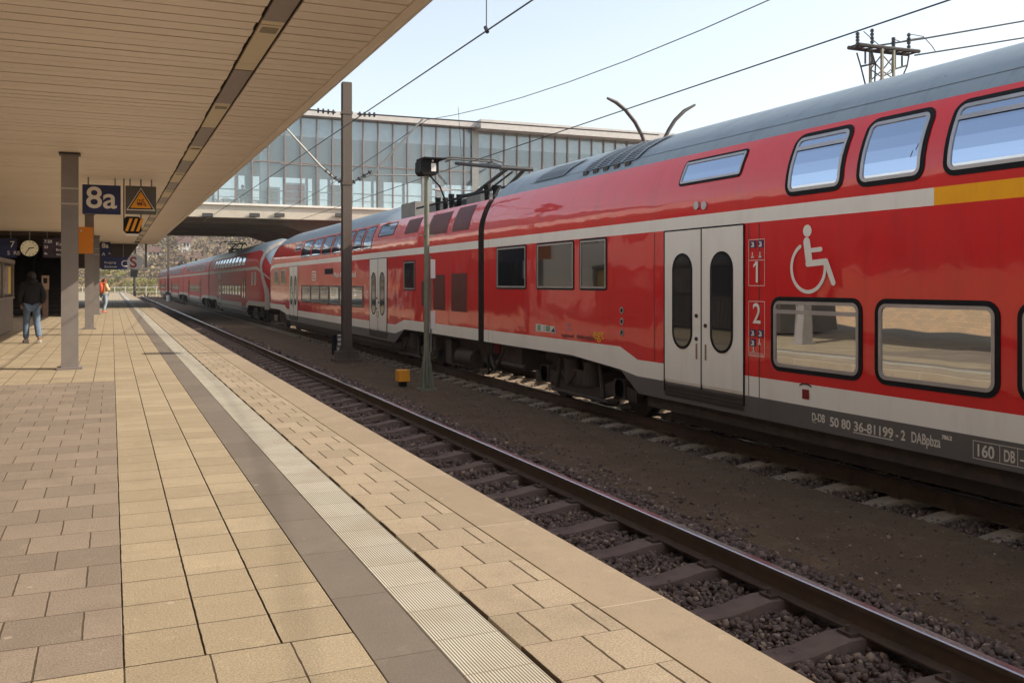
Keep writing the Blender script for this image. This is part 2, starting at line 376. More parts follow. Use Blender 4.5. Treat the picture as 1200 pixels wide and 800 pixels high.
M_signwhite = mat('sign_white', (0.80, 0.76, 0.70), 0.5, col2=(0.76, 0.72, 0.66))
M_clock = mat('clock_face', (0.85, 0.76, 0.50), 0.4, emit=0.06)
M_stair = mat('brown_stair_panel', (0.07, 0.048, 0.036), 0.6, col2=(.04,.028,.02), scale=1.5)
M_kiosk = mat('shelter_panel', (0.22, 0.185, 0.155), 0.6, col2=(0.18, 0.15, 0.125))
M_poster = mat('faded_poster', (0.42, 0.37, 0.30), 0.6, col2=(0.12, 0.10, 0.09), scale=5)
M_posty = mat('timetable_yellow', (0.75, 0.55, 0.12), 0.6)
M_adred = mat('red_poster', (0.50, 0.05, 0.06), 0.5)
def brick_mat():
    m, nt, b = newmat('tan_brick')
    tc = nt.nodes.new('ShaderNodeTexCoord'); mp = nt.nodes.new('ShaderNodeMapping'); nt.links.new(tc.outputs['Object'], mp.inputs[0])
    mp.inputs['Rotation'].default_value = (R(90), 0, R(90))
    sx = nt.nodes.new('ShaderNodeSeparateXYZ'); nt.links.new(tc.outputs['Object'], sx.inputs[0])
    cb = nt.nodes.new('ShaderNodeCombineXYZ'); nt.links.new(sx.outputs[1], cb.inputs[0]); nt.links.new(sx.outputs[2], cb.inputs[1])
    br = nt.nodes.new('ShaderNodeTexBrick'); nt.links.new(cb.outputs[0], br.inputs[0])
    br.inputs['Scale'].default_value = 1; br.inputs['Brick Width'].default_value = .3; br.inputs['Row Height'].default_value = .1
    br.inputs['Mortar Size'].default_value = .008
    br.inputs['Color1'].default_value = (0.50, 0.33, 0.19, 1); br.inputs['Color2'].default_value = (0.38, 0.27, 0.17, 1); br.inputs['Mortar'].default_value = (0.3, 0.22, 0.15, 1)
    nt.links.new(br.outputs[0], b.inputs['Base Color']); b.inputs['Roughness'].default_value = .85; return m
M_brick = brick_mat()

# ------------------------------------------------------------------ text helper: returns a mesh object
def text_part(name, body, parent, origin, ux, uz, size, m, fit_w=None, thick=0.002, bold=0.0, align='LEFT'):
    cu = bpy.data.curves.new('t', 'FONT'); cu.body = body; cu.size = size; cu.extrude = thick; cu.offset = bold; cu.align_x = align
    o = bpy.data.objects.new('t', cu); C.objects.link(o); bpy.context.view_layer.update()
    dg = bpy.context.evaluated_depsgraph_get(); me = bpy.data.meshes.new_from_object(o.evaluated_get(dg))
    bpy.data.objects.remove(o); bpy.data.curves.remove(cu)
    xs = [v.co.x for v in me.vertices]; sx = 1.0
    if fit_w and xs: sx = fit_w / (max(xs) - min(xs))
    ux = Vector(ux).normalized(); uz = Vector(uz).normalized(); un = ux.cross(uz); og = Vector(origin)
    x0 = min(xs) if align == 'LEFT' else 0
    for v in me.vertices: v.co = og + ux * ((v.co.x - x0) * sx) + uz * v.co.y + un * v.co.z
    me.materials.clear(); me.materials.append(m); me.name = name
    r = bpy.data.objects.new(name, me); C.objects.link(r)
    if parent is not None:
        r.parent = parent; r.matrix_parent_inverse = Matrix.Translation(-Vector(parent.location))
    return r

RAILZ = -0.654; PX = 2.278; T1 = 3.664; T2 = 8.36
R1 = 4.417; XT = 6.974
# ================================================================== SETTING
def sheet(name, x0, x1, y0, y1, z, m, nx=1, ny=1, f=None):
    b = MB()
    xs = np.linspace(x0, x1, nx + 1); ys = np.linspace(y0, y1, ny + 1)
    for j in ys:
        for i in xs: b.v.append((i, j, z + (f(i, j) if f else 0)))
    for j in range(ny):
        for i in range(nx):
            a = j * (nx + 1) + i; b.f.append((a, a + 1, a + nx + 2, a + nx + 1)); b.m.append(0)
    return b.build(name, m)
tag(sheet('ground', -1500, 1500, -1500, 1500, -1.05, M_field), kind='structure')
tag(sheet('trackbed', PX + .01, 34, -30, 165, -0.93, M_ballast), kind='structure')
def pathf(x, y): 
    t = max(0, min(1, min((x - 4.7)/.3, (7.05 - x) / .3))); return t * t * (3 - 2 * t) * (.16 + .012*math.sin(x*5.1+y*1.3)*math.sin(y*2.7+x))
tag(sheet('gravel_path', 4.7, 7.05, -20, 160, -0.918, M_path, 30, 400, pathf), kind='structure')
tag(sheet('service_path', 11.6, 14.5, -20, 160, -0.80, M_path), kind='structure')
# platform body and its paving strips
b = MB(); b.box((-8.0, -25, -1.0), (PX - .06, 152, -0.02)); plat = b.build('platform', M_grout); tag(plat, kind='structure')
b = MB(); b.box((PX - .06, -25, -1.0), (PX - .035, 152, -0.13)); tag(b.build('platform_edge_wall', M_wallconc), kind='structure')
def strip(name, x0, x1, y0, y1, m, z=0.0):
    b = MB(); g = 0.0012; bv = 0.003
    b.prism([(x0+g, -0.02), (x1-g, -0.02), (x1-g, z-bv), (x1-g-bv, z), (x0+g+bv, z), (x0+g, z-bv)], y0, y1)
    return tag(b.build(name, m), kind='structure')
YC = 3.651
strip('platform_paving', -8.0, 0.04, YC, 14.4, M_left)
strip('platform_paving', -8.0, 0.04, 14.406, 152, M_beige)
for i in range(3): strip('platform_paving', 0.04 + i*.2833, 0.04 + (i+1)*.2833, YC, 152, M_beige)
strip('platform_paving', -8.0, 0.89, -25, YC - .006, M_front)
strip('platform_paving', 0.89, 1.15, -25, 152, M_band)
strip('tactile_strip', 1.15, 1.435, -25, 152, M_rib)
strip('platform_paving', 1.449, 1.925, -25, 152, M_slot)
b = MB(); b.prism([(1.93, -0.02), (PX-.04, -0.14), (PX, -0.14), (PX, -0.012), (PX-.014, 0), (1.932, 0)], -25, 152)
tag(b.build('platform_edge', M_cope), kind='structure')
# rails and sleepers
rp = [(-.075,0),(.075,0),(.075,.012),(.012,.03),(.009,.125),(.036,.138),(.036,.165),(.028,.172),(-.028,.172),(-.036,.165),(-.036,.138),(-.009,.125),(-.012,.03),(-.075,.012)]
def rail(x, lab):
    b = MB(); b.prism([(x + a, RAILZ - .172 + c) for a, c in rp], -25, 165)
    for i, f in enumerate(b.f):
        if len(f) == 4:
            zz = [b.v[k][2] for k in f]
            if min(zz) > RAILZ - .008: b.m[i] = 1
    o = b.build('rail', [M_rust, M_railtop]); tag(o, kind='structure'); return o
for x, l in ((T1-.7525, ''), (R1, ''), (T2-.7525, ''), (T2+.7525, ''), (17.2, ''), (18.7, '')): rail(x, l)
def sleeper_mb(cx, m=None):
    b = MB(); h = .13
    prof = [(-1.3, -.04), (-.95, 0), (-.55, 0), (-.25, -.05), (.25, -.05), (.55, 0), (.95, 0), (1.3, -.04)]
    pts = [(cx + a, z) for a, z in prof]; zt = RAILZ - .176
    for (a0, z0), (a1, z1) in zip(pts[:-1], pts[1:]):
        P = [(a0, -h, zt-.2), (a1, -h, zt-.2), (a1, -h + .025, zt+z1), (a0, -h + .025, zt+z0)]
        Q = [(x, -y, z) for x, y, z in P]
        b.face(P); b.face(Q[::-1]); b.face([P[3], P[2], Q[2], Q[3]])
    for (a, z), s in ((pts[0], 1), (pts[-1], -1)):
        P = [(a, -h, zt-.2), (a, h, zt-.2), (a, h-.025, zt+z), (a, -h+.025, zt+z)]; b.face(P if s < 0 else P[::-1])
    for rx in (-.7525, .7525):         # rail fastenings
        for s in (-1, 1):
            b.box((cx+rx+s*.12-.035, -.06, zt-.002), (cx+rx+s*.12+.035, .06, zt+.022), 1)
            b.tube([(cx+rx+s*.12, 0, zt+.02), (cx+rx+s*.12, 0, zt+.06)], .016, 6, 1)
    return b
sl = []
for cx, m, grp, y0, n, sp, word in ((T1, M_sleeper, 'sleepers of the empty track by the platform', 5.3 - .77*6, 150, .77, 'brown concrete sleeper of the empty track beside the platform'),
                     (T2, M_sleeper2, 'sleepers under the red train', -1.2, 150, .70, 'pale concrete sleeper of the track under the red train')):
    proto = sleeper_mb(cx).build('sleeper', [m, M_rust]); tag(proto, word, 'sleeper', grp); proto.location.y = y0
    for i in range(1, n):
        o = proto.copy(); C.objects.link(o); o.location.y = y0 + i * sp
        o.rotation_euler.z = 0
# ballast stones (one mass: nobody could count them)
def ico():
    t = (1 + 5**.5) / 2
    v = np.array([(-1,t,0),(1,t,0),(-1,-t,0),(1,-t,0),(0,-1,t),(0,1,t),(0,-1,-t),(0,1,-t),(t,0,-1),(t,0,1),(-t,0,-1),(-t,0,1)], float)
    v /= np.linalg.norm(v[0])
    f = np.array([(0,11,5),(0,5,1),(0,1,7),(0,7,10),(0,10,11),(1,5,9),(5,11,4),(11,10,2),(10,7,6),(7,1,8),(3,9,4),(3,4,2),(3,2,6),(3,6,8),(3,8,9),(4,9,5),(2,4,11),(6,2,10),(8,6,7),(9,8,1)])
    return v, f
def rocks(name, centers, sizes, m):
    v, f = ico(); n = len(centers)
    V = np.repeat(v[None], n, 0) * (1 + RNG.uniform(-.36, .36, (n, 12, 1)))
    V *= RNG.uniform(.45, 1.35, (n, 1, 3))
    q = RNG.normal(size=(n, 4)); q /= np.linalg.norm(q, axis=1)[:, None]
    a, b_, c, d = q.T
    Rm = np.stack([1-2*(c*c+d*d), 2*(b_*c-a*d), 2*(b_*d+a*c), 2*(b_*c+a*d), 1-2*(b_*b_+d*d), 2*(c*d-a*b_), 2*(b_*d-a*c), 2*(c*d+a*b_), 1-2*(b_*b_+c*c)], 1).reshape(n, 3, 3)
    V = np.einsum('nij,nkj->nki', Rm, V) * np.asarray(sizes)[:, None, None] + np.asarray(centers)[:, None, :]
    F = (f[None] + (np.arange(n) * 12)[:, None, None]).reshape(-1, 3)
    me = bpy.data.meshes.new(name); me.vertices.add(n * 12); me.vertices.foreach_set('co', V.reshape(-1))
    me.loops.add(len(F) * 3); me.loops.foreach_set('vertex_index', F.reshape(-1).astype(np.int32))
    me.polygons.add(len(F)); me.polygons.foreach_set('loop_start', np.arange(0, len(F) * 3, 3, dtype=np.int32))
    me.update(calc_edges=True); me.materials.append(m)
    o = bpy.data.objects.new(name, me); C.objects.link(o); return o
cs, ss = [], []
def scat(x0, x1, y0, y1, dens, s0, s1, zb):
    n = int((x1-x0)*(y1-y0)*dens); 
    X = RNG.uniform(x0, x1, n); Y = RNG.uniform(y0, y1, n); s = RNG.uniform(s0, s1, n)
    for x, y, r in zip(X, Y, s): cs.append((x, y, zb + RNG.uniform(-.012, .02))); ss.append(r)
scat(2.30, 4.36, 1.0, 9, 1000, .013, .031, -.912)
scat(2.30, 4.36, 9, 26, 260, .022, .040, -.918)
scat(2.30, 4.32, 26, 60, 24, .04, .06, -.925)
scat(4.50, 5.04, 1.0, 9, 1300, .013, .032, -.80)
scat(4.98, 5.30, 1.0, 12, 160, .010, .026, -.765)
scat(4.50, 5.02, 9, 26, 350, .022, .04, -.80)
scat(4.50, 5.0, 26, 60, 40, .04, .07, -.80)
scat(6.80, 7.52, 2.0, 14, 480, .013, .030, -.885)
scat(6.75, 7.52, 14, 40, 110, .025, .04, -.89)
scat(7.7, 9.0, 4, 40, 60, .03, .05, -.92)
scat(4.9, 7.0, 1.5, 30, 90, .004, .012, -.757)
scat(4.9, 7.0, 1.5, 30, 5, .010, .022, -.757)
o = rocks('ballast_stones', cs, ss, M_rock); tag(o, 'brown crushed ballast stones around the rails and sleepers', 'ballast', kind='stuff')

# ================================================================== PLATFORM CANOPY
CZ = 3.53; CX = 2.17; CY0, CY1 = -14.0, 53.5; CXL = -6.2
can = thing('platform_canopy', 'long flat platform roof with beige slatted soffit and white edge', 'canopy', (0, 20, 0))
LX0, LX1 = 1.119, 1.301
b = MB(); pitch = .234; y = CY0
while y < CY1 - .05:
    y1 = min(y + pitch - .027, CY1)
    for (a, c) in ((CXL, LX0 - .030), (LX1 + .030, CX - .085)):
        jz = random.uniform(-.0025, .0025); je = random.uniform(-.008, .008)
        b.box((a, y + random.uniform(-.002, .002), CZ + jz), (c + (je if a == CXL else 0), y1 + random.uniform(-.002, .002), CZ + .02))
    y += pitch
b.build('soffit', M_soffit, can)
b = MB(); b.box((CXL, CY0, CZ + .05), (CX - .03, CY1, CZ + .07)); b.build('soffit_backing', M_soffgap, can)
b = MB(); b.box((CXL - .1, CY0 - .05, CZ + .16), (CX - .05, CY1, CZ + .34)); b.build('roof', M_rooftop, can)
b = MB(); b.box((CX - .075, CY0, CZ - .012), (CX - .001, CY1, CZ + .03)); b.build('edge_trim', M_soffit, can)
b = MB(); b.box((CX, CY0, CZ - .02), (CX + .03, CY1, CZ + .42)); b.box((CXL, CY1 + .002, CZ - .015), (CX, CY1 + .03, CZ + .36)); b.build('fascia', M_fascia, can)
Yg = lambda py: (FPX * (CZ - EYE) / (HY - py) - 1.21 * ST) / CT
ys = [CY0]; edges = []
y = Yg(25) - 1.86 * 2 * 5; k = 0
while y < CY1 - 2:
    e0, e1 = y - .0, y + 1.80
    if k % 2 == 0:
        b = MB(); b.box((LX0, e0 - 1.86 + .03, CZ - .004), (LX1, e0, CZ + .02)); b.build('lamp', M_diff, can)
    if k % 2 == 0:
        b = MB(); b.box((LX0, e0 + .004, CZ - .003), (LX1, e0 + .11, CZ + .02))
        b.box((LX0, e0 + .135, CZ - .003), (LX1, e0 + 1.55, CZ + .02)); b.box((LX0, e0 + 1.56, CZ - .003), (LX1, e0 + 1.85, CZ + .02))
        for q in range(9): b.box((LX0 + .028 + q*.0155, e0 + .19, CZ - .0045), (LX0 + .036 + q*.0155, e0 + .38, CZ - .0035), 1)
        b.build('lamp_cover', [M_cover, M_soffgap], can)
    y += 1.86; k += 1
# pillars
def make_pillar(cx, cy, label, first):
    t = thing('canopy_pillar', label, 'pillar', (cx, cy, 0), 'pillars holding up the platform canopy')
    b = MB(); w_ = .125
    # boxed H column: two flanges and a web set back
    b.box((cx - w_, cy - w_, .03), (cx + w_, cy - w_ + .02, CZ)); b.box((cx - w_, cy + w_ - .02, .03), (cx + w_, cy + w_, CZ))
    b.box((cx - w_ + .012, cy - w_ + .021, .03), (cx + w_ - .012, cy + w_ - .021, CZ)); b.build('shaft', M_pillar, t)
    b = MB(); b.box((cx - .19, cy - .19, .002), (cx + .19, cy + .19, .035)); b.build('base_plate', M_pillar, t)
    b = MB(); b.box((cx - .16, cy - .16, CZ - .03), (cx + .16, cy + .16, CZ - .005)); b.build('cap_plate', M_darkmetal, t)
    for z in (2.68, 2.93):
        b = MB(); b.box((cx - w_ - .006, cy - w_ - .006, z), (cx + w_ + .006, cy + w_ + .006, z + .028)); b.build('ring', M_pillarring, t)
    return t
pl = make_pillar(-.63, 16.75, 'nearest grey steel pillar in view, left of the blue 8a sign', True)
for dy, l in ((14.3, 'second grey steel pillar, directly behind the orange panel'), (28.6, 'third grey steel pillar, in front of the hanging blue signs beside the woman'),
              (-14.3, 'grey steel pillar beside the camera, out of view at the left')):
    copy_thing(pl, (0, dy, 0), l)
# ================================================================== SIGNS UNDER THE CANOPY
def hang(name, label, cat, px0, px1, py0, py1, Y, m, rods=True, group=None, back=.12):
    a = onY(px0, py0, Y); c = onY(px1, py1, Y); 
    t = thing(name, label, cat, ((a.x + c.x)/2, Y, c.z), group)
    b = MB(); b.box((a.x, Y, c.z), (c.x, Y + back, a.z)); b.build('panel', m, t)
    if rods:
        for f in (.15, .85):
            b = MB(); xx = a.x + (c.x - a.x) * f; b.tube([(xx, Y + back/2, a.z), (xx, Y + back/2, CZ)], .014); b.build('hanger', M_galv, t)
    return t, a, c
Y8 = 20.3
t8, a, c = hang('platform_number_sign', 'dark blue hanging sign reading 8a right of the nearest pillar', 'sign', 96.5, 141.5, 216, 251.5, Y8, M_blue)
text_part('lettering', '8a', t8, (a.x + .07, Y8 - .004, c.z + .125), (1,0,0), (0,0,1), .60, M_signwhite, fit_w=(c.x-a.x)*.80, bold=.008)
tw, a, c = hang('warning_sign', 'grey square sign with yellow triangle beside the 8a sign', 'sign', 147, 183, 217.5, 251.5, Y8, M_lgrey)
cx, cz = (a.x + c.x)/2, c.z
def tri(b, cx, zb, wd, ht, y, mi): b.prism([(cx - wd/2, zb), (cx + wd/2, zb), (cx, zb + ht)], y - .004, y, mi)
b = MB(); tri(b, cx, cz + .075, .545, .46, Y8, 1); b.build('white_edge', [M_signwhite, M_signwhite], tw)
b = MB(); tri(b, cx, cz + .095, .49, .415, Y8 - .005, 0); b.build('black_edge', M_black, tw)
b = MB(); tri(b, cx, cz + .122, .405, .345, Y8 - .010, 0)
b.build('yellow_field', M_yellow, tw)
b = MB(); yy = Y8 - .016
b.box((cx-.075, yy, cz+.19), (cx+.025, yy+.003, cz+.29)); b.box((cx-.05, yy, cz+.165), (cx-.03, yy+.003, cz+.19)); b.box((cx+.0, yy, cz+.165), (cx+.02, yy+.003, cz+.19))
b.tube([(cx+.03, yy, cz+.27), (cx+.075, yy, cz+.22), (cx+.10, yy, cz+.18)], .009, 6); b.tube([(cx+.03, yy, cz+.21), (cx+.10, yy, cz+.16)], .008, 6)
b.ball((cx+.045, yy, cz+.30), .016, 0, 6, 4)
b.build('pictogram', mat('pictogram_brown', (0.16, 0.03, 0.01), .5), tw)
b = MB()
b.box((cx-.065+.0, yy-.002, cz+.235), (cx-.03, yy-.0005, cz+.275)); b.box((cx-.018, yy-.002, cz+.235), (cx+.012, yy-.0005, cz+.275)); b.build('pictogram_window', M_yellow, tw)
# striped flashing light below
a = onY(144.5, 253.5, Y8); c = onY(166, 274, Y8)
tl = thing('warning_light', 'small yellow and black striped box hanging below the warning sign', 'lamp', ((a.x+c.x)/2, Y8, c.z))
b = MB(); wd, ht = c.x - a.x, a.z - c.z
oc = [(a.x+.06, c.z), (c.x-.06, c.z), (c.x, c.z+.06), (c.x, a.z-.06), (c.x-.06, a.z), (a.x+.06, a.z), (a.x, a.z-.06), (a.x, c.z+.06)]
b.prism(oc, Y8, Y8 + .1); b.build('housing', M_black, tl)
b = MB()
for k in range(3):
    x0 = a.x + .03 + k*.105; b.prism([(x0, c.z+.05), (x0+.055, c.z+.05), (x0+.055+.09, a.z-.04), (x0+.09, a.z-.04)], Y8-.004, Y8)
b.build('stripe', M_yellow, tl)
b = MB(); b.box((a.x+.05, Y8-.01, c.z-.045), (c.x-.05, Y8+.06, c.z-.003)); b.build('lens', M_signwhite, tl)
for xx in (a.x+.012, c.x-.012): b = MB(); b.box((xx-.012, Y8+.05, a.z-.06), (xx+.012, Y8+.07, CZ)); b.build('hanger', M_darkmetal, tl)
# orange panel on second pillar
a = onY(92, 266, 30.6); c = onY(109, 297, 30.6)
to = thing('orange_panel', 'plain orange notice box fixed to the second pillar', 'notice box', ((a.x+c.x)/2, 30.6, c.z))
b = MB(); b.box((a.x, 30.55, c.z), (c.x, 30.83, a.z)); b.build('case', M_orange, to)
b = MB(); b.box((a.x+.05, 30.53, a.z-.14), (a.x+.10, 30.548, a.z-.09)); b.build('sticker', M_signwhite, to)
# row of blue boards and the clock at d = 40
YB = 42.3
tb, a, c = hang('blue_direction_board', 'plain blue hanging board at the left edge, left of the clock', 'sign', -28, 19.5, 279, 302, YB, M_blue)
text_part('lettering', '7', tb, (a.x+1.2, YB-.004, c.z+.42), (1,0,0), (0,0,1), .36, M_signwhite)
text_part('lettering', 'S  RE', tb, (a.x+1.1, YB-.004, c.z+.12), (1,0,0), (0,0,1), .22, M_signwhite)
td, a, c = hang('departure_display', 'dark departure board with pale text hanging right of the clock', 'display', 50, 84, 278.5, 302, YB, mat('display_violet', (0.045, 0.03, 0.06), .4))
M_disp = mat('display_text', (0.55, 0.50, 0.45), .5, emit=.15)
for i, (dx, dz, s, tx) in enumerate(((.06, .60, .17, '7:20'), (.06, .38, .15, 'S3'), (.06, .12, .13, '8a'), (.50, .50, .20, 'Karlsruhe'), (.50, .28, .13, 'Bruchsal'), (.50, .08, .12, 'Wiesloch'))):
    text_part('lettering', tx, td, (a.x+dx, YB-.004, c.z+dz), (1,0,0), (0,0,1), s, M_disp)
b0 = onY(14, 275, YB+.3); b1 = onY(96, 279, YB+.3)
b = MB(); b.box((-6, YB+.2, 3.36), (-1.0, YB+.45, CZ-.002)); tag(b.build('sign_beam', M_stair), 'dark crossbeam above the clock and blue boards', 'beam')
cc = onY(34.5, 291, YB)
tk = thing('station_clock', 'round cream faced station clock hanging above the man', 'clock', (cc.x, YB, cc.z))
def disc(b, c, r, y0, y1, mi=0, n=28): b.prism([(c.x + r*math.cos(2*math.pi*i/n), c.z + r*math.sin(2*math.pi*i/n)) for i in range(n)], y0, y1, mi)
b = MB(); disc(b, cc, .36, YB, YB+.16); b.build('case', M_black, tk)
b = MB(); disc(b, cc, .325, YB-.006, YB-.001); b.build('face', M_clock, tk)
b = MB()
for i in range(12):
    a_ = 2*math.pi*i/12; u = Vector((math.sin(a_), 0, math.cos(a_)))
    b.tube([cc + u*.24 + Vector((0,-.012,0)), cc + u*.30 + Vector((0,-.012,0))], .012, 4)
b.build('hour_mark', M_black, tk)
for ang, ln, r in ((78, .17, .02), (215, .26, .015)):
    u = Vector((math.sin(R(ang)), 0, math.cos(R(ang)))); b = MB(); b.tube([cc - u*.04 + Vector((0,-.02,0)), cc + u*ln + Vector((0,-.02,0))], r, 5); b.build('hand', M_black, tk)
b = MB(); b.tube([(cc.x, YB+.08, cc.z+.34), (cc.x, YB+.08, CZ)], .02); b.build('hanger', M_galv, tk)
# far signs
t_, a, c = hang('platform_number_sign', 'small distant blue 8a sign with arrows behind the pillars', 'sign', 117, 129.5, 283.5, 302, 50.5, M_blue)
text_part('lettering', '8a', t_, (a.x+.09, 50.49, c.z+.50), (1,0,0), (0,0,1), .33, M_signwhite, bold=.01)
text_part('lettering', 'A  ^', t_, (a.x+.09, 50.49, c.z+.10), (1,0,0), (0,0,1), .24, M_signwhite)
t_, a, c = hang('exit_sign', 'dark blue hanging board with a large C above the woman', 'sign', 119, 149, 301, 316, 52.6, M_blue)
text_part('lettering', 'C', t_, (a.x+.95, 52.59, c.z+.16), (1,0,0), (0,0,1), .48, M_signwhite)
text_part('lettering', 'Ausgang', t_, (a.x+.12, 52.59, c.z+.32), (1,0,0), (0,0,1), .17, M_signwhite)
text_part('lettering', 'Zentrum', t_, (a.x+.12, 52.59, c.z+.10), (1,0,0), (0,0,1), .17, M_signwhite)
# ================================================================== PLATFORM FURNITURE
sh = thing('waiting_shelter', 'grey brown platform shelter with poster case at the left edge', 'shelter', (-3.4, 27, 0))
b = MB(); b.box((-4.6, 20, .05), (-2.66, 30.5, .98))
for i in range(60): b.box((-2.66, 20.02 + i*.175, .06), (-2.645, 20.02 + i*.175 + .12, .97))
b.build('lower_panel', M_kiosk, sh)
b = MB(); b.box((-4.6, 20, 1.96), (-2.60, 30.55, 2.07)); b.box((-2.72, 30.38, .98), (-2.62, 30.5, 1.96)); b.box((-2.72, 27.6, .98), (-2.62, 27.7, 1.96)); b.box((-2.72, 24.0, .98), (-2.62, 24.1, 1.96)); b.box((-2.75, 20, .96), (-2.61, 30.5, 1.02)); b.build('frame', M_kiosk, sh)
b = MB(); b.box((-4.5, 20.1, 1.0), (-2.70, 30.36, 1.95)); b.build('back_panel', M_stair, sh)
for y0, y1, m in ((24.2, 26.2, M_poster), (26.3, 27.5, M_signwhite), (27.8, 28.6, M_poster), (28.75, 29.5, M_poster), (29.6, 30.3, M_posty)):
    b = MB(); b.box((-2.70, y0, 1.10), (-2.685, y1, 1.88)); b.build('poster', m, sh)
tm = onZ(53, 372, 0)
tt = thing('ticket_validator', 'slim brown standing ticket machine beside the man', 'ticket machine', tm)
b = MB(); b.box((tm.x-.1, tm.y, 0.004), (tm.x+.1, tm.y+.25, 1.15)); b.build('body', mat('brown_machine', (.20,.12,.085), .5), tt)
b = MB(); b.box((tm.x-.13, tm.y-.02, 1.152), (tm.x+.13, tm.y+.27, 1.72)); b.build('head', mat('beige_machine', (.42,.29,.20), .5), tt)
b = MB(); b.box((tm.x-.07, tm.y-.024, 1.40), (tm.x+.07, tm.y-.021, 1.62)); b.build('screen', M_black, tt)
# stair up to the bridge, enclosed in dark panels
st = thing('stair_enclosure', 'dark enclosed staircase rising from the platform to the glass bridge', 'staircase', (-3.4, 45, 0))
b = MB()
for i in range(26): b.box((-4.8, 46.5 + i*.34, .004 + i*.19), (-1.9, 46.5 + i*.34 + .36, .19 + i*.19))
b.build('step', M_stair, st)
for x in (-1.85, -4.9):
    b = MB()
    for q in range(4): b.box((x, 43.0 + q*2.6, .3), (x + .03, 45.5 + q*2.6, 3.3))
    b.build('side_panel', M_sglass, st)
b = MB()
for x in (-1.86, -4.91):
    for q in range(5): b.box((x, 42.9 + q*2.6, .004), (x + .08, 43.0 + q*2.6, 3.45))
    b.box((x, 42.9, .004), (x + .08, 53.4, .28)); b.box((x, 42.9, 3.32), (x + .08, 53.4, 3.47))
b.box((-4.9, 42.9, 2.9), (-1.86, 43.0, 3.45)); b.box((-4.9, 52.9, .3), (-1.9, 53.0, 2.0))
b.build('frame', M_stair, st)
b = MB()
for x in (-1.95, -3.35, -4.75): b.tube([(x, 44.4, .9), (x, 46.5, 1.0), (x, 52.5, 4.3)], .03)
b.build('handrail', M_galv, st)
b = MB(); b.face([(-4.95, 53.6, 3.5), (-0.1, 53.6, 3.5), (-0.1, 60, 1.6 + 1.6), (-4.95, 60, 3.2)]); 
# brown wall panels behind shelter
for (x0, x1, y0, y1, z1, lab) in ((-6.2, -5.0, 43, 53, 3.4, 'dark brown panelled lift tower behind the shelter'),):
    b = MB(); b.box((x0, y0, 0.004), (x1, y1, z1)); 
    for q in range(6): b.box((x0-.01, y0 + q*1.7, .1), (x1 + .02, y0 + q*1.7 + .08, z1-.1))
    tag(b.build('lift_tower', M_stair), lab, 'lift tower')
# opposite side: brick wall (seen in the train's windows), dark backdrop added to darken reflections
bw = thing('brick_wall', 'low tan brick wall beyond the far side of the platform', 'wall', (-15, 10, -1))
b = MB(); b.box((-15.3, -40, -1.04), (-15, 48, 1.75)); b.build('wall', M_brick, bw)
b = MB(); b.box((-15.4, -40, 1.752), (-14.9, 48, 1.86)); b.build('coping', M_bconc, bw)
bd = thing('reflection_backdrop', 'long dark backdrop with rows of windows, added behind the low brick wall', 'added backdrop', (-22, 10, -1))
b = MB(); b.box((-30, -45, -1.04), (-19, 50, 6.5)); b.build('wall', mat('dark_backdrop', (.05,.042,.036), .8), bd)
b = MB(); b.prism([(-30.4, 6.5), (-18.6, 6.5), (-24.5, 8.6)], -45.5, 50.5); b.build('roof', M_stair, bd)
for i in range(16):
    b = MB(); b.box((-19.0, -42 + i*5.6, 2.6), (-18.95, -38.6 + i*5.6, 4.6)); b.build('window', M_glassd, bd)

# ================================================================== GLASS BRIDGE
BY0, BY1 = 54.5, 77.0
zb = onY(340, 257, BY0).z; zt = onY(340, 243, BY0).z; ztop = onY(352, 136, BY0).z; zroof = onY(352, 130, BY0).z
BXL, BXR = -26, 52
pyl = onY(556, 200, BY0).x
br = thing('glass_bridge', 'glazed concourse bridge crossing above the platforms and tracks', 'bridge', (10, 65, 0))
b = MB(); b.box((BXL, BY0 - .15, zb), (BXR, BY0 + .5, zt)); b.box((BXL, BY1-.5, zb), (BXR, BY1, zt)); b.build('edge_beam', M_bconc, br)
b = MB(); b.box((BXL, BY0 - .3, zt), (BXR, BY0 + .4, zt + .12)); b.build('sill', M_fascia, br)
b = MB(); b.box((BXL, BY0 + .5, zb + .25), (BXR, BY1 - .5, zt)); b.build('deck', M_bunder, br)
# haunched girders under the deck
b = MB()
for gy in (58, 63, 68, 73):
    b.prism([(BXL, zb+.26), (BXL, zb-.1), (-9.0, zb-.1), (-7.5, zb-.75), (-6, zb-.1), (9.6, zb-.12), (12.0, zb-.85), (13.0, zb-.85), (15, zb-.12), (BXR, zb-.1), (BXR, zb+.26)], gy, gy + .7)
b.build('girder', M_bunder, br)
b = MB()
for gx in (-7.5, 12.5):
    for gy in (58.3, 68.3): b.tube([(gx, gy, -.9), (gx, gy, zb - .5)], .35, 16)
b.build('column', M_bconc, br, 40)
b = MB(); b.box((BXL, BY0-.5, ztop), (pyl, BY1+.5, zroof)); b.build('roof', M_bfr2, br)
b = MB(); b.box((pyl+.01, BY0-1.1, ztop-.15), (BXR, BY1+.5, zroof+.12)); b.build('roof', M_bfr2, br)
b = MB(); b.box((BXL, BY0-.56, ztop-.02), (pyl, BY0-.5, zroof+.03)); b.build('gutter', M_bfr2, br)
b = MB(); b.box((BXL, BY0 + .3, ztop-1.15), (BXR, BY1-.3, ztop-.05)); b.build('ceiling', M_bint, br)
b = MB(); b.box((BXL, BY0, zt+.12), (BXR, BY0+.02, ztop)); b.build('glazing', M_bglass, br)
b = MB(); b.box((BXL, BY1-.1, zt+.12), (BXR, BY1-.08, ztop)); b.build('glazing', M_bglass, br)
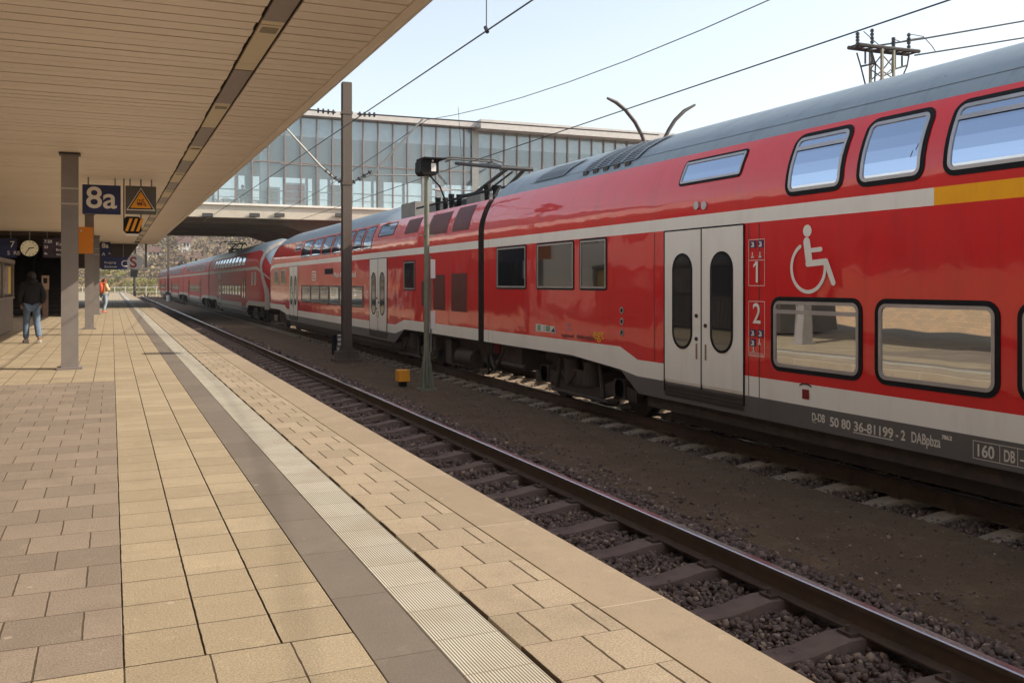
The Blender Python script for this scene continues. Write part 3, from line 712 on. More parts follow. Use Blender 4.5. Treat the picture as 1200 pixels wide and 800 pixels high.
b = MB(); x = BXL; zm = onY(440, 196, BY0).z; sp = (onY(435/4+230+75/4, 200, BY0).x - onY(435/4+230, 200, BY0).x)
while x < BXR:
    b.box((x-.035, BY0-.10, zt+.12), (x+.035, BY0-.004, ztop))
    if int((x - BXL)/sp) % 2 == 0: b.box((x-.10, BY1-.3, zt+.12), (x+.10, BY1-.12, ztop))
    x += sp if x < pyl else sp * .98
b.box((BXL, BY0-.08, zm-.03), (pyl, BY0-.006, zm+.03))
b.build('mullion', M_bfr, br)
b = MB(); b.box((pyl-.22, BY0-.16, zt+.12), (pyl+.22, BY0-.11, ztop)); b.box((pyl-.22, BY0-1.0, ztop-.1), (pyl+.22, BY0-.16, ztop)); b.build('pylon', M_galv, br)
b = MB()
for i in range(16):
    x = BXL + 3 + i*5.2
    b.box((x, BY0+2.4, zt), (x+.45, BY0+2.85, ztop-1.15)); b.box((x+1.2, BY1-4, zt), (x+1.7, BY1-3.5, ztop-1.15))
    if i % 3 == 1: b.box((x+2.2, BY1-6, zt), (x+3.5, BY1-4.5, ztop-2.2))
b.build('inner_column', M_bint, br)
b = MB()
for yy in (BY0+1.2, BY1-1.2):
    b.tube([(BXL, yy, zt+1.05), (BXR, yy, zt+1.05)], .035, 6); b.tube([(BXL, yy, zt+.6), (BXR, yy, zt+.6)], .02, 6)
b.build('railing', M_bfr2, br)
for px0, px1, py0, m, lab, nm in ((333, 359, 214, M_adred, 'red poster case standing inside the glass bridge', 'poster_case'), (314, 328, 219, M_galv, 'grey vending machine inside the glass bridge left of the red case', 'vending_machine')):
    a = onY(px0, py0, BY0+1.6); c = onY(px1, 243, BY0+1.6)
    t = thing(nm, lab, 'poster case' if m is M_adred else 'vending machine', ((a.x+c.x)/2, BY0+1.9, zt))
    b = MB(); b.box((a.x, BY0+1.6, zt+.003), (c.x, BY0+2.1, a.z)); b.build('case', M_bfr2, t)
    b = MB(); b.box((a.x+.12, BY0+1.58, zt+.4), (c.x-.12, BY0+1.598, a.z-.12)); b.build('front_panel', m, t)
# small floodlights on the bridge beam
for px in (243, 298, 327, 398):
    p = onY(px, 252, BY0-.2); t = thing('floodlight', {243: 'small dark floodlight on the bridge beam nearest the canopy', 298: 'second small floodlight from the canopy on the bridge beam', 327: 'third small floodlight from the canopy on the bridge beam', 398: 'small floodlight on the bridge beam beside the near mast'}[px], 'floodlight', p, 'floodlights on the bridge beam')
    b = MB(); b.prism([(p.y-.25, p.z-.1), (p.y-.05, p.z-.12), (p.y, p.z+.05), (p.y-.18, p.z+.1)], p.x-.28, p.x+.28, axis='x'); b.build('housing', M_darkmetal, t)
    b = MB(); b.box((p.x-.03, p.y, p.z-.02), (p.x+.03, p.y+.05, p.z+.12)); b.build('bracket', M_galv, t)
# dome skylight on bridge roof
p = onY(706, 156, BY0+4)
t = thing('roof_dome', 'low metal dome ventilator on the bridge roof', 'roof vent', p)
b = MB(); b.ball((p.x, p.y, zroof+.15), 1.35, 0, 20, 10, (1, 1, .62)); b.build('cap', mat('dull_brass', (.42,.34,.25), .35, .5), t, 50)
b = MB(); b.box((p.x+1.2, p.y-.5, zroof+.1), (p.x+2.1, p.y+.5, zroof+.75)); b.build('duct', M_galv, t)
# stair underside linking the canopy end with the bridge
b = MB(); pq = [onY(x, y_, 54.0) for x, y_ in ((60, 280), (167, 280), (162, 287), (148, 306), (140, 314), (60, 314))]; b.prism([(p.x, p.z) for p in pq], 53.7, 55.2)
tag(b.build('stair_flight', M_stair), 'dark sloping stair flight under the bridge beyond the canopy end', 'stair')

# ================================================================== TRAIN
ZP = [2.35, 2.48, 2.6, 2.72, 2.85, 3.0, 3.147, 3.3, 3.45, 3.60, 3.70, 3.77, 3.79]
IN = [0, .005, .018, .046, .092, .16, .25, .38, .56, .83, 1.05, 1.25, 1.39]
def inset(z): return float(np.interp(z, ZP, IN)) if z > 2.35 else 0.0
HWID = 1.386
def surf(Y, z, off=0.0, tipf=None):
    i = inset(z); d = (inset(z + .04) - inset(z - .04)) / .08
    n = Vector((-1, 0, d)).normalized()
    return Vector((XT + i, Y, z)) + n * off
def yx(px): return onX(px, 332, XT).y
def rr(y0, y1, z0, z1, r, k=5):
    pts = []
    for (cy, cz, a0) in ((y1-r, z1-r, 0), (y0+r, z1-r, 90), (y0+r, z0+r, 180), (y1-r, z0+r, 270)):
        for i in range(k+1):
            a = R(a0 + 90*i/k); pts.append((cy + r*math.cos(a), cz + r*math.sin(a)))
    out = []; m = len(pts)
    for i in range(m):
        p, q = pts[i], pts[(i+1) % m]; out.append(p)
        if (i+1) % (k+1) == 0:
            for j in range(1, 8): out.append((p[0]+(q[0]-p[0])*j/8, p[1]+(q[1]-p[1])*j/8))
    return out
def grid_patch(b, y0, y1, z0, z1, r, off, mi, nz=10):
    """rounded patch following the curved side"""
    zs = sorted(set([z0 + (z1-z0)*i/nz for i in range(nz+1)] + [z0 + r*(1-math.cos(R(a))) for a in (30, 50, 70)] + [z1 - r*(1-math.cos(R(a))) for a in (30, 50, 70)]))
    def half(z):
        if z < z0 + r: d = z0 + r - z
        elif z > z1 - r: d = z - (z1 - r)
        else: return 0
        return r - math.sqrt(max(0, r*r - d*d))
    for a, c in zip(zs[:-1], zs[1:]):
        ha, hc = half(a), half(c)
        b.face([surf(y1-ha, a, off), surf(y0+ha, a, off), surf(y0+hc, c, off), surf(y1-hc, c, off)], mi)
def ring(b, y0, y1, z0, z1, r, wd, off, mi, depth=.02):
    o = rr(y0, y1, z0, z1, r); i = rr(y0+wd, y1-wd, z0+wd, z1-wd, max(.005, r-wd)); n = len(o)
    for k in range(n):
        j = (k+1) % n
        A, B_, C_, D = surf(*o[k], off), surf(*o[j], off), surf(*i[j], off), surf(*i[k], off)
        b.face([A, B_, C_, D], mi)
        b.face([surf(*o[j], off), surf(*o[k], off), surf(*o[k], off-depth), surf(*o[j], off-depth)], mi)
        b.face([surf(*i[k], off), surf(*i[j], off), surf(*i[j], off-depth), surf(*i[k], off-depth)], mi)
def window(par, y0, y1, z0, z1, r=.10, glass=None, gw=.05, fw=.035, bar=None, name='window'):
    if y0 > y1: y0, y1 = y1, y0
    b = MB(); grid_patch(b, y0+gw, y1-gw, z0+gw, z1-gw, max(.01, r-gw), .003, 0)
    w_ = b.build(name, glass or M_glass, par)
    if gw:
        b = MB(); ring(b, y0, y1, z0, z1, r, gw, .010, 0); b.build('gasket', M_black, w_)
    if fw:
        b = MB(); ring(b, y0+gw, y1-gw, z0+gw, z1-gw, max(.012, r-gw), fw, .014, 0)
        if bar:
            zz = z1 - (z1-z0)*bar; 
            b.face([surf(y1-gw-fw, zz-.022, .015), surf(y0+gw+fw, zz-.022, .015), surf(y0+gw+fw, zz+.022, .015), surf(y1-gw-fw, zz+.022, .015)])
            b.face([surf(y1-gw-fw, zz+.022, .015), surf(y0+gw+fw, zz+.022, .015), surf(y0+gw+fw, zz+.022, .0), surf(y1-gw-fw, zz+.022, .0)])
        b.build('frame', M_alu, w_)
    return w_
ZSB, ZWG, ZRW, ZS0, ZS1 = -.188, .06, .298, 2.12, 2.285
def body(par, ya, yb, bog=(), nose=None, yellow=(), well=None, redm=None, palem=None, roofm=None):
    """ya < yb: ends of the body; bog: (centre, inner side sign, arch reach); nose: 'a' or 'b' end"""
    ys = set([ya, yb])
    for i in range(int((yb-ya)/1.5)): ys.add(ya + (yb-ya)*(i+.5)/int((yb-ya)/1.5))
    for (c, sgn, e_in) in bog:      # arch towards car middle ends at e_in
        for t in (0, .02, .28, .55, .75, .95, 1.2, 1.22): ys.add(e_in - sgn*(1.2-t) if True else 0)
    for y in yellow: ys.add(y)
    if well: ys.update((well[0], well[0]+.01, well[1], well[1]-1.2))
    tip = ya if nose == 'a' else yb
    if nose:
        for t in (0, .05, .15, .3, .5, .75, 1.0, 1.4, 1.8, 2.3, 2.8): ys.add(tip + t*(1 if nose == 'a' else -1))
    ys = sorted(ys)
    def nz(Y):
        if not nose: return 1.0, 0.0
        t = abs(Y - tip)
        if t >= 2.8: return 1.0, 0.0
        s = t/2.8
        return (1 - (1-s)**2.4), .42 * (1 - min(1, t/1.5))**2.2
    def rows(Y):
        z_b, z_g, z_r = ZSB, ZWG, ZRW
        for (c, sgn, e_in) in bog:
            # sgn=+1: car end lies at larger Y
            s = (Y - (e_in - 0)) * sgn        # positive beyond e_in towards the end
            if s > -1.2+1.2:
                k = min(1, s/.95)
                z_b = ZSB + (.215 - ZSB) * (1 - (1-k)**1.8); z_g = max(ZWG, z_b)
                if s > .25: z_r = ZRW + min(1, (s-.25)/.25) * (.458 - ZRW)
        zz = [z_b, z_g, z_r, .9, 1.5, ZS0, ZS1] + ZP
        return zz
    b = MB(); n = 0; mats = [redm or M_red, palem or M_pale, M_skirt, roofm or M_roof, M_yell, M_under]
    idx = []
    for Y in ys:
        hz, ni = nz(Y); L = []
        wl = well and well[0]-.001 <= Y <= well[1]+.001
        for z in rows(Y):
            i = inset(z); z2 = z
            if hz < 1 and z > 1.1: z2 = 1.1 + (z-1.1)*(.42 + .58*hz)
            if wl and z > 3.147:
                kk = 1.0 if Y < well[1]-1.19 else max(0, (well[1]-Y)/1.2)
                z2 = 3.147 + (z-3.147)*(1-.9*kk)
            L.append((XT + i + ni*(1 - i/1.39), z2))
        Rr = [(2*(XT+1.39) - x, z) for x, z in L[:-1]][::-1]
        ringp = L + Rr
        idx.append([len(b.v) + k for k in range(len(ringp))]); b.v += [(x, Y, z) for x, z in ringp]
    nr = len(idx[0]); half = len(rows(ys[0]))
    def mrow(k, Y):
        if k >= half - 1: k = nr - 2 - k
        if k == 0: return 2
        if k == 1: return 1
        if k in (2, 3, 4): return 0
        if k == 5: return 4 if (yellow and Y < yellow[0]) else 1
        if k < 6 + 7: return 0          # up to the gutter
        return 3
    for j in range(len(ys)-1):
        Ym = (ys[j]+ys[j+1])/2
        for k in range(nr-1):
            q = (idx[j][k], idx[j][k+1], idx[j+1][k+1], idx[j+1][k])
            P = [Vector(b.v[i]) for i in q]
            if (P[0]-P[1]).length < 1e-4 and (P[2]-P[3]).length < 1e-4: continue
            m = mrow(k, Ym)
            if nose and abs(Ym-tip) < .3 and m in (3,): m = 0
            if nose and abs(Ym-tip) < 1.2 and m == 1 and k < 9 and k != 1: m = 1
            b.f.append(q[::-1]); b.m.append(m)
    for j in (0, len(ys)-1):
        f = tuple(idx[j]); b.f.append(f if j else f[::-1]); b.m.append(0 if nose and (tip == ys[j]) else 5)
    for j in range(len(ys)-1):     # floor
        b.f.append((idx[j][0], idx[j+1][0], idx[j+1][-1], idx[j][-1])); b.m.append(5)
    o = b.build('body', mats, par, 28); return o
def bogie(par, yc, wb=2.7):
    t = None
    b = MB(); xs = XT + .30
    # side frame, springs, dampers, cylinders
    for x in (xs, 2*(XT+1.39) - xs):
        s = 1 if x < XT+1.39 else -1
        b.prism([(yc-wb/2-.45, -.40), (yc-wb/2-.45, -.22), (yc-wb/2+.25, -.12), (yc-.6, -.28), (yc+.6, -.28), (yc+wb/2-.25, -.12), (yc+wb/2+.45, -.22), (yc+wb/2+.45, -.40), (yc+wb/2-.3, -.36), (yc+.5, -.50), (yc-.5, -.50), (yc-wb/2+.3, -.36)], x-.06, x+.06, axis='x')
        for q in (-1, 1):
            b.tube([(x-s*.10, yc+q*wb/2, -.22), (x-s*.01, yc+q*wb/2, -.22)], .15, 14); b.tube([(x-s*.02, yc+q*.35, -.28), (x-s*.02, yc+q*.35, .12)], .15, 14)
            b.tube([(x-s*.10, yc+q*.85, -.42), (x-s*.08, yc+q*.70, .10)], .035, 8)
            b.box((x-.1, yc+q*(wb/2)-.16, -.35), (x+.02, yc+q*(wb/2)+.16, -.08))
        b.box((x-.10, yc-.28, -.30), (x+.06, yc+.28, -.05)); b.tube([(x-s*.09, yc-1.0, -.47), (x-s*.09, yc+1.0, -.47)], .03, 8)
        b.box((x-.12, yc-wb/2-.75, -.2), (x+.02, yc-wb/2-.55, .1)); b.tube([(x-s*.1, yc+.1, -.1), (x-s*.16, yc+.3, -.32), (x-s*.1, yc+.6, -.1)], .018, 6)
    b.box((XT+.4, yc-.5, -.35), (XT+2.3, yc+.5, -.05)); b.box((XT+.5, yc-1.9, -.02), (XT+2.2, yc+1.9, .2))
    f = b.build('bogie', M_under, par, 35)
    for q in (-1, 1):
        b = MB()
        for x in (T2-.7525, T2+.7525):
            s = 1 if x > T2 else -1
            b.tube([(x-s*.06, yc+q*wb/2, RAILZ+.44), (x+s*.06, yc+q*wb/2, RAILZ+.44)], .44, 32); b.tube([(x-s*.09, yc+q*wb/2, RAILZ+.44), (x-s*.06, yc+q*wb/2, RAILZ+.44)], .465, 32)
            b.tube([(x+s*.05, yc+q*wb/2, RAILZ+.44), (x+s*.075, yc+q*wb/2, RAILZ+.44)], .20, 16)
        b.tube([(T2-.8, yc+q*wb/2, RAILZ+.44), (T2+.8, yc+q*wb/2, RAILZ+.44)], .09, 12)
        b.build('wheelset', M_wheel, f, 35)
def underfloor(par, y0, y1):
    b = MB(); b.box((XT+.10, y0, -.36), (XT+2.68, y1, ZSB+.03)); b.box((XT+.30, y0+.3, -.53), (XT+2.48, y1-.3, -.361))
    b.build('underframe', M_under, par)
def door(par, ylo, yhi, zb_=.13, zt_=2.10, oz0=.53, oz1=1.80, step=True, small=False, m=None):
    mid = (ylo+yhi)/2
    if step:
        b = MB(); zs = -.13
        b.face([surf(yhi, zs, .007), surf(ylo, zs, .007), surf(ylo, zs+.16, .007), surf(yhi, zs+.16, .007)])
        for q in range(3): 
            z0 = zs + .02 + q*.05; b.box((XT-.014, ylo+.03, z0), (XT-.007, yhi-.03, z0+.022), 1)
        b.build('door_step', [M_under, M_darkmetal], par)
    for (a, c, s) in ((ylo, mid, 1), (mid, yhi, -1)):
        b = MB(); g = .010
        y0, y1, z0, z1 = a+g, c-g, zb_-.04, zt_
        b.box((XT-.012, y0, z0), (XT-.0, y1, z1)); d = b.build('door_leaf', m or M_pale, par)
        cy = (a+c)/2; hw = (c-a)*.27
        if small: hw = (c-a)*.3
        b = MB()
        o = rr(cy-hw, cy+hw, oz0, oz1, hw*.98, 8); i = rr(cy-hw+.035, cy+hw-.035, oz0+.035, oz1-.035, hw*.98-.035, 8); n = len(o)
        for k in range(n):
            j = (k+1) % n; x = XT-.02
            b.face([(x, *o[k]), (x, *o[j]), (x, *i[j]), (x, *i[k])], 0); b.face([(x, *o[j]), (x, *o[k]), (XT-.012, *o[k]), (XT-.012, *o[j])], 0)
        b.face([(XT-.0155, *p) for p in i], 1)
        b.build('window', [M_black, M_glassd], d)
        ye = mid + (-.10 if s > 0 else .10)      # push buttons near the closing edge
        zb0 = .98
        for dz in (0, .30) if s < 0 else (.12,):
            b = MB(); b.tube([(XT-.012, ye, zb0-dz), (XT-.030, ye, zb0-dz)], .026, 10); b.build('door_button', M_darkmetal, d)
        b = MB(); b.box((XT-.022, ye-.012, .42), (XT-.012, ye+.012, .62)); b.build('warning_sticker', mat('sticker', (.30,.20,.12), .5) if 'sticker' not in bpy.data.materials else bpy.data.materials['sticker'], d)
    b = MB()
    b.box((XT-.014, mid-.012, zb_-.1), (XT-.0065, mid+.012, zt_)); b.box((XT-.013, ylo-.018, zb_-.2), (XT-.004, ylo+.004, zt_+.01)); b.box((XT-.013, yhi-.004, zb_-.2), (XT-.004, yhi+.018, zt_+.01)); b.box((XT-.013, ylo, zt_), (XT-.004, yhi, zt_+.02))
    b.build('door_seal', M_black, par)
def seam(b, Y, z0, z1, wd=.006):
    n = max(1, int((z1-z0)/.2)); zs = [z0+(z1-z0)*i/n for i in range(n+1)]
    for a, c in zip(zs[:-1], zs[1:]): b.face([surf(Y+wd, a, .002), surf(Y-wd, a, .002), surf(Y-wd, c, .002), surf(Y+wd, c, .002)])
def patch(par, y0, y1, z0, z1, m, name, off=.004, r=.0, nz=6):
    b = MB()
    if r: grid_patch(b, min(y0,y1), max(y0,y1), z0, z1, r, off, 0, nz)
    else:
        a, c = min(y0,y1), max(y0,y1)
        for i in range(nz):
            za, zc = z0+(z1-z0)*i/nz, z0+(z1-z0)*(i+1)/nz
            b.face([surf(c, za, off), surf(a, za, off), surf(a, zc, off), surf(c, zc, off)])
    return b.build(name, m, par)

SU = (0, -1, 0); UPZ = (0, 0, 1)     # along the side as read from the platform
# ---------------- car A: near coach
Q = [(yx(567)), -10.8]
A = thing('railcar', 'near red double-deck coach with wheelchair symbol and yellow stripe', 'train coach', (T2, 3.3, RAILZ), 'coaches of the near red train')
bcA = 13.72
body(A, Q[1], Q[0], [(bcA, 1, yx(748)), (-7.1, -1, -4.9)], yellow=(yx(1094.5),))
bogie(A, bcA); bogie(A, -7.1); underfloor(A, -4.6, yx(752))
Yd1, Yd0 = yx(779.5), yx(872); door(A, Yd0, Yd1)
door(A, -3.0, -1.4)
ZL0, ZL1 = .404, 1.25
window(A, yx(1011), yx(904), ZL0, ZL1, .14, bar=.20)
y = yx(1025.8); k = 0
while y > -.6:
    window(A, y-1.41, y, ZL0, ZL1, .14); y -= 1.575; k += 1
for px0, px1 in ((582, 617), (629, 673), (679.5, 711.5)): window(A, yx(px1), yx(px0), 1.29, 2.115, .05, M_glassd, .03, .03)
window(A, yx(865), yx(792), 2.70, 3.05, .06, M_glassu, .03, .03)
window(A, yx(988), yx(920), 2.37, 3.08, .13, M_glassu, bar=.25)
window(A, yx(1083), yx(1003.5), 2.37, 3.08, .13, M_glassu)
y = yx(1105); k = 0
while y > -8:
    window(A, y-1.41, y, 2.37, 3.08, .13, M_glassu, bar=.25 if k % 2 == 0 else None); y -= 1.575; k += 1
y = yx(920) + 0
b = MB()
for px in (872+5.5, 890): seam(b, yx(px), ZWG, 2.1)
seam(b, yx(767), .31, 2.1); seam(b, yx(567)-.25, .22, 3.1, .004); seam(b, 5.0, ZSB, ZRW); seam(b, 2.0, ZSB, 2.1)
for px in (600, 648, 735, 880, 1060): seam(b, yx(px), 3.16, 3.72, .004)
for z_ in (3.30,): 
    for a_, c_ in ((yx(600), yx(1199)),): b.face([surf(max(a_, c_), z_-.003, .004), surf(min(a_, c_), z_-.003, .004), surf(min(a_, c_), z_+.003, .004), surf(max(a_, c_), z_+.003, .004)])
b.build('panel_seam', M_darkmetal, A)
# roof grilles
def roofpatch(par, y0, y1, z0, z1, m, name, bars=0):
    p = patch(par, y0, y1, z0, z1, m, name, .012, nz=6)
    if bars:
        b = MB()
        for i in range(bars+1):
            Y = y0 + (y1-y0)*i/bars; n = 5
            for j in range(n):
                za, zc = z0+(z1-z0)*j/n, z0+(z1-z0)*(j+1)/n
                b.face([surf(Y+.03, za, .03), surf(Y-.03, za, .03), surf(Y-.03, zc, .03), surf(Y+.03, zc, .03)])
        for z in np.linspace(z0, z1, 12): b.face([surf(y1, z-.006, .022), surf(y0, z-.006, .022), surf(y0, z+.006, .022), surf(y1, z+.006, .022)])
        b.build('grille_bar', M_roof, p)
roofpatch(A, yx(638), yx(605), 3.30, 3.62, M_darkmetal, 'roof_vent', 1)
roofpatch(A, yx(722), yx(662), 3.28, 3.70, M_darkmetal, 'roof_grille', 4)
b = MB()
for i in range(5):
    Y = yx(722) + (yx(662)-yx(722))*(i+.5)/5; b.box((XT+.29, Y-.07, 3.20), (XT+.33, Y+.07, 3.27))
b.build('grille_clip', M_darkmetal, A)
# markings
b = MB()
def quad(b, y0, y1, z0, z1, off=.004): b.face([surf(y1, z0, off), surf(y0, z0, off), surf(y0, z1, off), surf(y1, z1, off)])
def outline(b, y0, y1, z0, z1, w_=.008):
    quad(b, y0, y1, z0, z0+w_); quad(b, y0, y1, z1-w_, z1); quad(b, y0, y0+w_, z0, z1); quad(b, y1-w_, y1, z0, z1)
ya_, yb_ = yx(896.5), yx(877.5)
outline(b, ya_, yb_, 1.37, 1.92, .006); outline(b, ya_, yb_, .54, 1.19, .006); quad(b, ya_, yb_, 1.67, 1.676)
b.build('class_panel', M_pale, A)
b1 = MB(); y_ = yb_-.155; quad(b1, y_-.018, y_+.018, 1.41, 1.66, .005); b1.face([surf(y_+.018, 1.66, .005), surf(y_+.018, 1.62, .005), surf(y_+.065, 1.585, .005), surf(y_+.065, 1.615, .005)]); b1.build('class_number', M_pale, A)
text_part('class_number', '2', A, surf(yb_-.08, .93, .004), SU, UPZ, .34, M_pale, fit_w=.14, bold=.002, thick=.001)
bk = MB(); wh = MB()
for (ty, tz) in ((.03, 1.82), (.17, 1.82), (.03, .77), (.17, .77), (.03, .655)):
    y1 = yb_ - ty; quad(bk, y1-.105, y1, tz, tz+.085, .004)
    for q in ((.02, .02, .035), (.055, .04, .02), (.03, .06, .04)): quad(wh, y1-q[0]-q[2], y1-q[0], tz+q[1]-.01, tz+q[1]+.008, .0055)
    wh.face([surf(y1-.02, tz+.07, .0055), surf(y1-.035, tz+.075, .0055), surf(y1-.08, tz+.015, .0055), surf(y1-.06, tz+.01, .0055)][::-1])
for (ty, tz) in ((.05, 1.70), (.19, 1.70), (.18, .68), (.07, .58)): quad(wh, yb_-ty-.05, yb_-ty, tz, tz+.02, .0055); quad(wh, yb_-ty-.03, yb_-ty-.015, tz, tz+.07, .0055)
for q in range(3): quad(wh, ya_+.02, yb_-.02, .555+q*.012, .558+q*.012, .0055)
bk.build('pictogram_field', M_blue, A); wh.build('pictogram', M_pale, A)
# wheelchair symbol
wc = MB()
def sp(px, py): p = onX(px, py, XT); return (p.y, p.z)
def poly2(b, pts, off=.005): b.face([surf(y_, z_, off) for y_, z_ in pts])
SOFF = [0]
def stroke(b, pts, w_, off=.005):
    SOFF[0] += 1; off = off + .0006*(SOFF[0] % 9)
    off_k = 0
    for (p, q) in zip(pts[:-1], pts[1:]):
        off += .00003
        d = Vector((q[0]-p[0], q[1]-p[1])); n_ = Vector((-d.y, d.x)).normalized()*w_/2
        f = [(p[0]+n_.x, p[1]+n_.y), (q[0]+n_.x, q[1]+n_.y), (q[0]-n_.x, q[1]-n_.y), (p[0]-n_.x, p[1]-n_.y)]
        V = [surf(y_, z_, off) for y_, z_ in f]
        nn = (V[1]-V[0]).cross(V[2]-V[0]); b.face(V if nn.x < 0 else V[::-1])
    for p in pts:
        off += .00003
        V = [surf(p[0]+w_/2*math.cos(a), p[1]+w_/2*math.sin(a), off+.0002) for a in [2*math.pi*i/14 for i in range(14)]]
        nn = (V[1]-V[0]).cross(V[2]-V[0]); b.face(V if nn.x < 0 else V[::-1])
hd = sp(946.5, 270.5); stroke(wc, [hd], .135)
stroke(wc, [sp(945.8, 283.5), sp(948.5, 305)], .105)
stroke(wc, [sp(947, 309), sp(968.5, 306.5), sp(977, 331)], .068)
stroke(wc, [sp(950, 293.5), sp(962.5, 292)], .05)
c0 = sp(947.5, 313.5); rad = .265
arc = [(c0[0] + rad*math.cos(R(a)), c0[1] + rad*math.sin(R(a))) for a in range(62, 62+262, 8)]
# angle measured with +Y to the left of the viewer
arc = [(c0[0] - rad*math.cos(R(a)), c0[1] + rad*math.sin(R(a))) for a in range(118, 118+252, 8)]
stroke(wc, arc, .042)
wc.build('wheelchair_symbol', M_pale, A)
# skirt lettering
p = onX(951.5, 496, XT)
y951 = yx(952); zt0 = -.125
M_let = mat('pale_lettering', (.74, .68, .58), .6)
def sk(tx, px0, px1, size=.135, z=-.105, name='lettering', m=M_let, b_=0.0025): text_part(name, tx, A, surf(yx(px0), z, .004), SU, UPZ, size, m, fit_w=yx(px0)-yx(px1), thick=.001, bold=b_)
sk('D-DB', 952, 967, .12, -.085); sk('50 80', 973, 997); sk('36-81199', 1001, 1047); sk('- 2', 1050, 1061); sk('DABpbza', 1068.5, 1102.5, .14); sk('786.2', 1104, 1116, .05, -.02)
b = MB(); quad(b, yx(1047), yx(1000), -.128, -.118); b.build('underline', M_let, A); b = MB(); quad(b, yx(957), yx(952), -.105, -.10); b.build('underline', M_let, A); b = MB()
outline(b, yx(1260), yx(1140.5), -.140, .020, .006); quad(b, yx(1172)-.003, yx(1172)+.003, -.14, .02); quad(b, yx(1193)-.003, yx(1193)+.003, -.14, .02); b.build('lettering_frame', M_let, A)
sk('160', 1146, 1165.5, .15, -.112); sk('DB', 1177, 1190, .14, -.112); sk('- RIC', 1196, 1230, .1, -.1)
# operator stickers
b = MB(); b.face([surf(*q, .004) for q in ((yx(628), .55), (yx(652), .55), (yx(650), .66), (yx(628), .68))]); b.build('operator_sticker', M_signwhite, A)
b = MB(); b.face([surf(*q, .006) for q in ((yx(646), .565), (yx(651), .565), (yx(649), .64))]); quad(b, yx(638)-.02, yx(638)+.02, .58, .60, .006); quad(b, yx(638)-.02, yx(638)+.02, .625, .645, .006); b.build('sticker_mark', M_blue, A)
b = MB(); quad(b, yx(645), yx(640), .565, .66, .006); quad(b, yx(634), yx(630), .565, .66, .0055); b.build('sticker_mark', mat('sticker_green', (.25,.40,.22), .5), A)
text_part('lettering', 'C', A, surf(yx(665), .62, .004), SU, UPZ, .17, mat('violet_mark', (.42,.30,.50), .5), thick=.001, bold=.004)
text_part('lettering', 'verbund', A, surf(yx(658), .50, .004), SU, UPZ, .10, M_lgrey, fit_w=.45, thick=.001)
text_part('lettering', 'rhein-neckar', A, surf(yx(676), .50, .004), SU, UPZ, .12, M_lgrey, fit_w=.62, thick=.001)
text_part('lettering', 'egt', A, surf(yx(695.5), .535, .004), SU, UPZ, .22, mat('egt_yellow', (.90,.55,.02), .5), fit_w=yx(695.5)-yx(708), thick=.001, bold=.0)
for py in (363.5, 376.5, 389.5):
    pz = onX(729, py, XT); b = MB(); b.tube([(XT-.004, pz.y, pz.z), (XT-.010, pz.y, pz.z)], .055, 16); b.tube([(XT-.009, pz.y, pz.z), (XT-.013, pz.y, pz.z)], .03, 12, 1)
    b.build('round_socket', [M_alu, M_black], A)
for px, py in ((817.5, 241), (826.5, 241)):
    pz = onX(px, py, XT+.01); b = MB(); b.tube([surf(pz.y, pz.z, -.01), surf(pz.y, pz.z, .02)], .055, 16); b.build('marker_lamp', M_alu, A)
b = MB(); pz = onX(944.5, 461, XT); quad(b, pz.y-.055, pz.y+.055, pz.z-.06, pz.z+.045, .006); b.build('brake_label', mat('label_maroon', (.28,.01,.01), .5), A)
b = MB(); stroke(b, [(pz.y-.09, pz.z+.085), (pz.y-.04, pz.z+.105), (pz.y+.04, pz.z+.105), (pz.y+.09, pz.z+.085)], .018); b.build('brake_mark', M_darkmetal, A)
# gangway between the two coaches
b = MB()
for i in range(6):
    y = yx(567) + .006 + i*.05; e = .10 if i % 2 else .16
    b.box((XT+e+.25, y, -.05), (XT+2.78-e-.25, y+.045, 3.25-e))
b.build('gangway_bellows', mat('dark_red_bellows', (.22,.012,.012), .6), A)
b = MB(); b.tube([(XT+.35, yx(567)-.1, -.1), (XT+.15, yx(567)+.1, -.45), (XT+.3, yx(567)+.5, -.1)], .025, 8); b.tube([(XT+.5, yx(567)-.1, -.1), (XT+.25, yx(567)+.1, -.38), (XT+.4, yx(567)+.5, -.1)], .02, 8); b.build('coupling_hose', M_black, A)

b = MB(); b.box((XT+.25, 16.15, -.28), (XT+2.5, 17.2, .16)); b.tube([(XT+.22, 15.9, -.2), (XT+.22, 17.3, -.2)], .05, 8); b.tube([(XT+.2, 16.9, .1), (XT+.12, 17.2, -.35), (XT+.2, 17.6, -.1)], .03, 8)
b.build('equipment_box', M_under, A, 35)
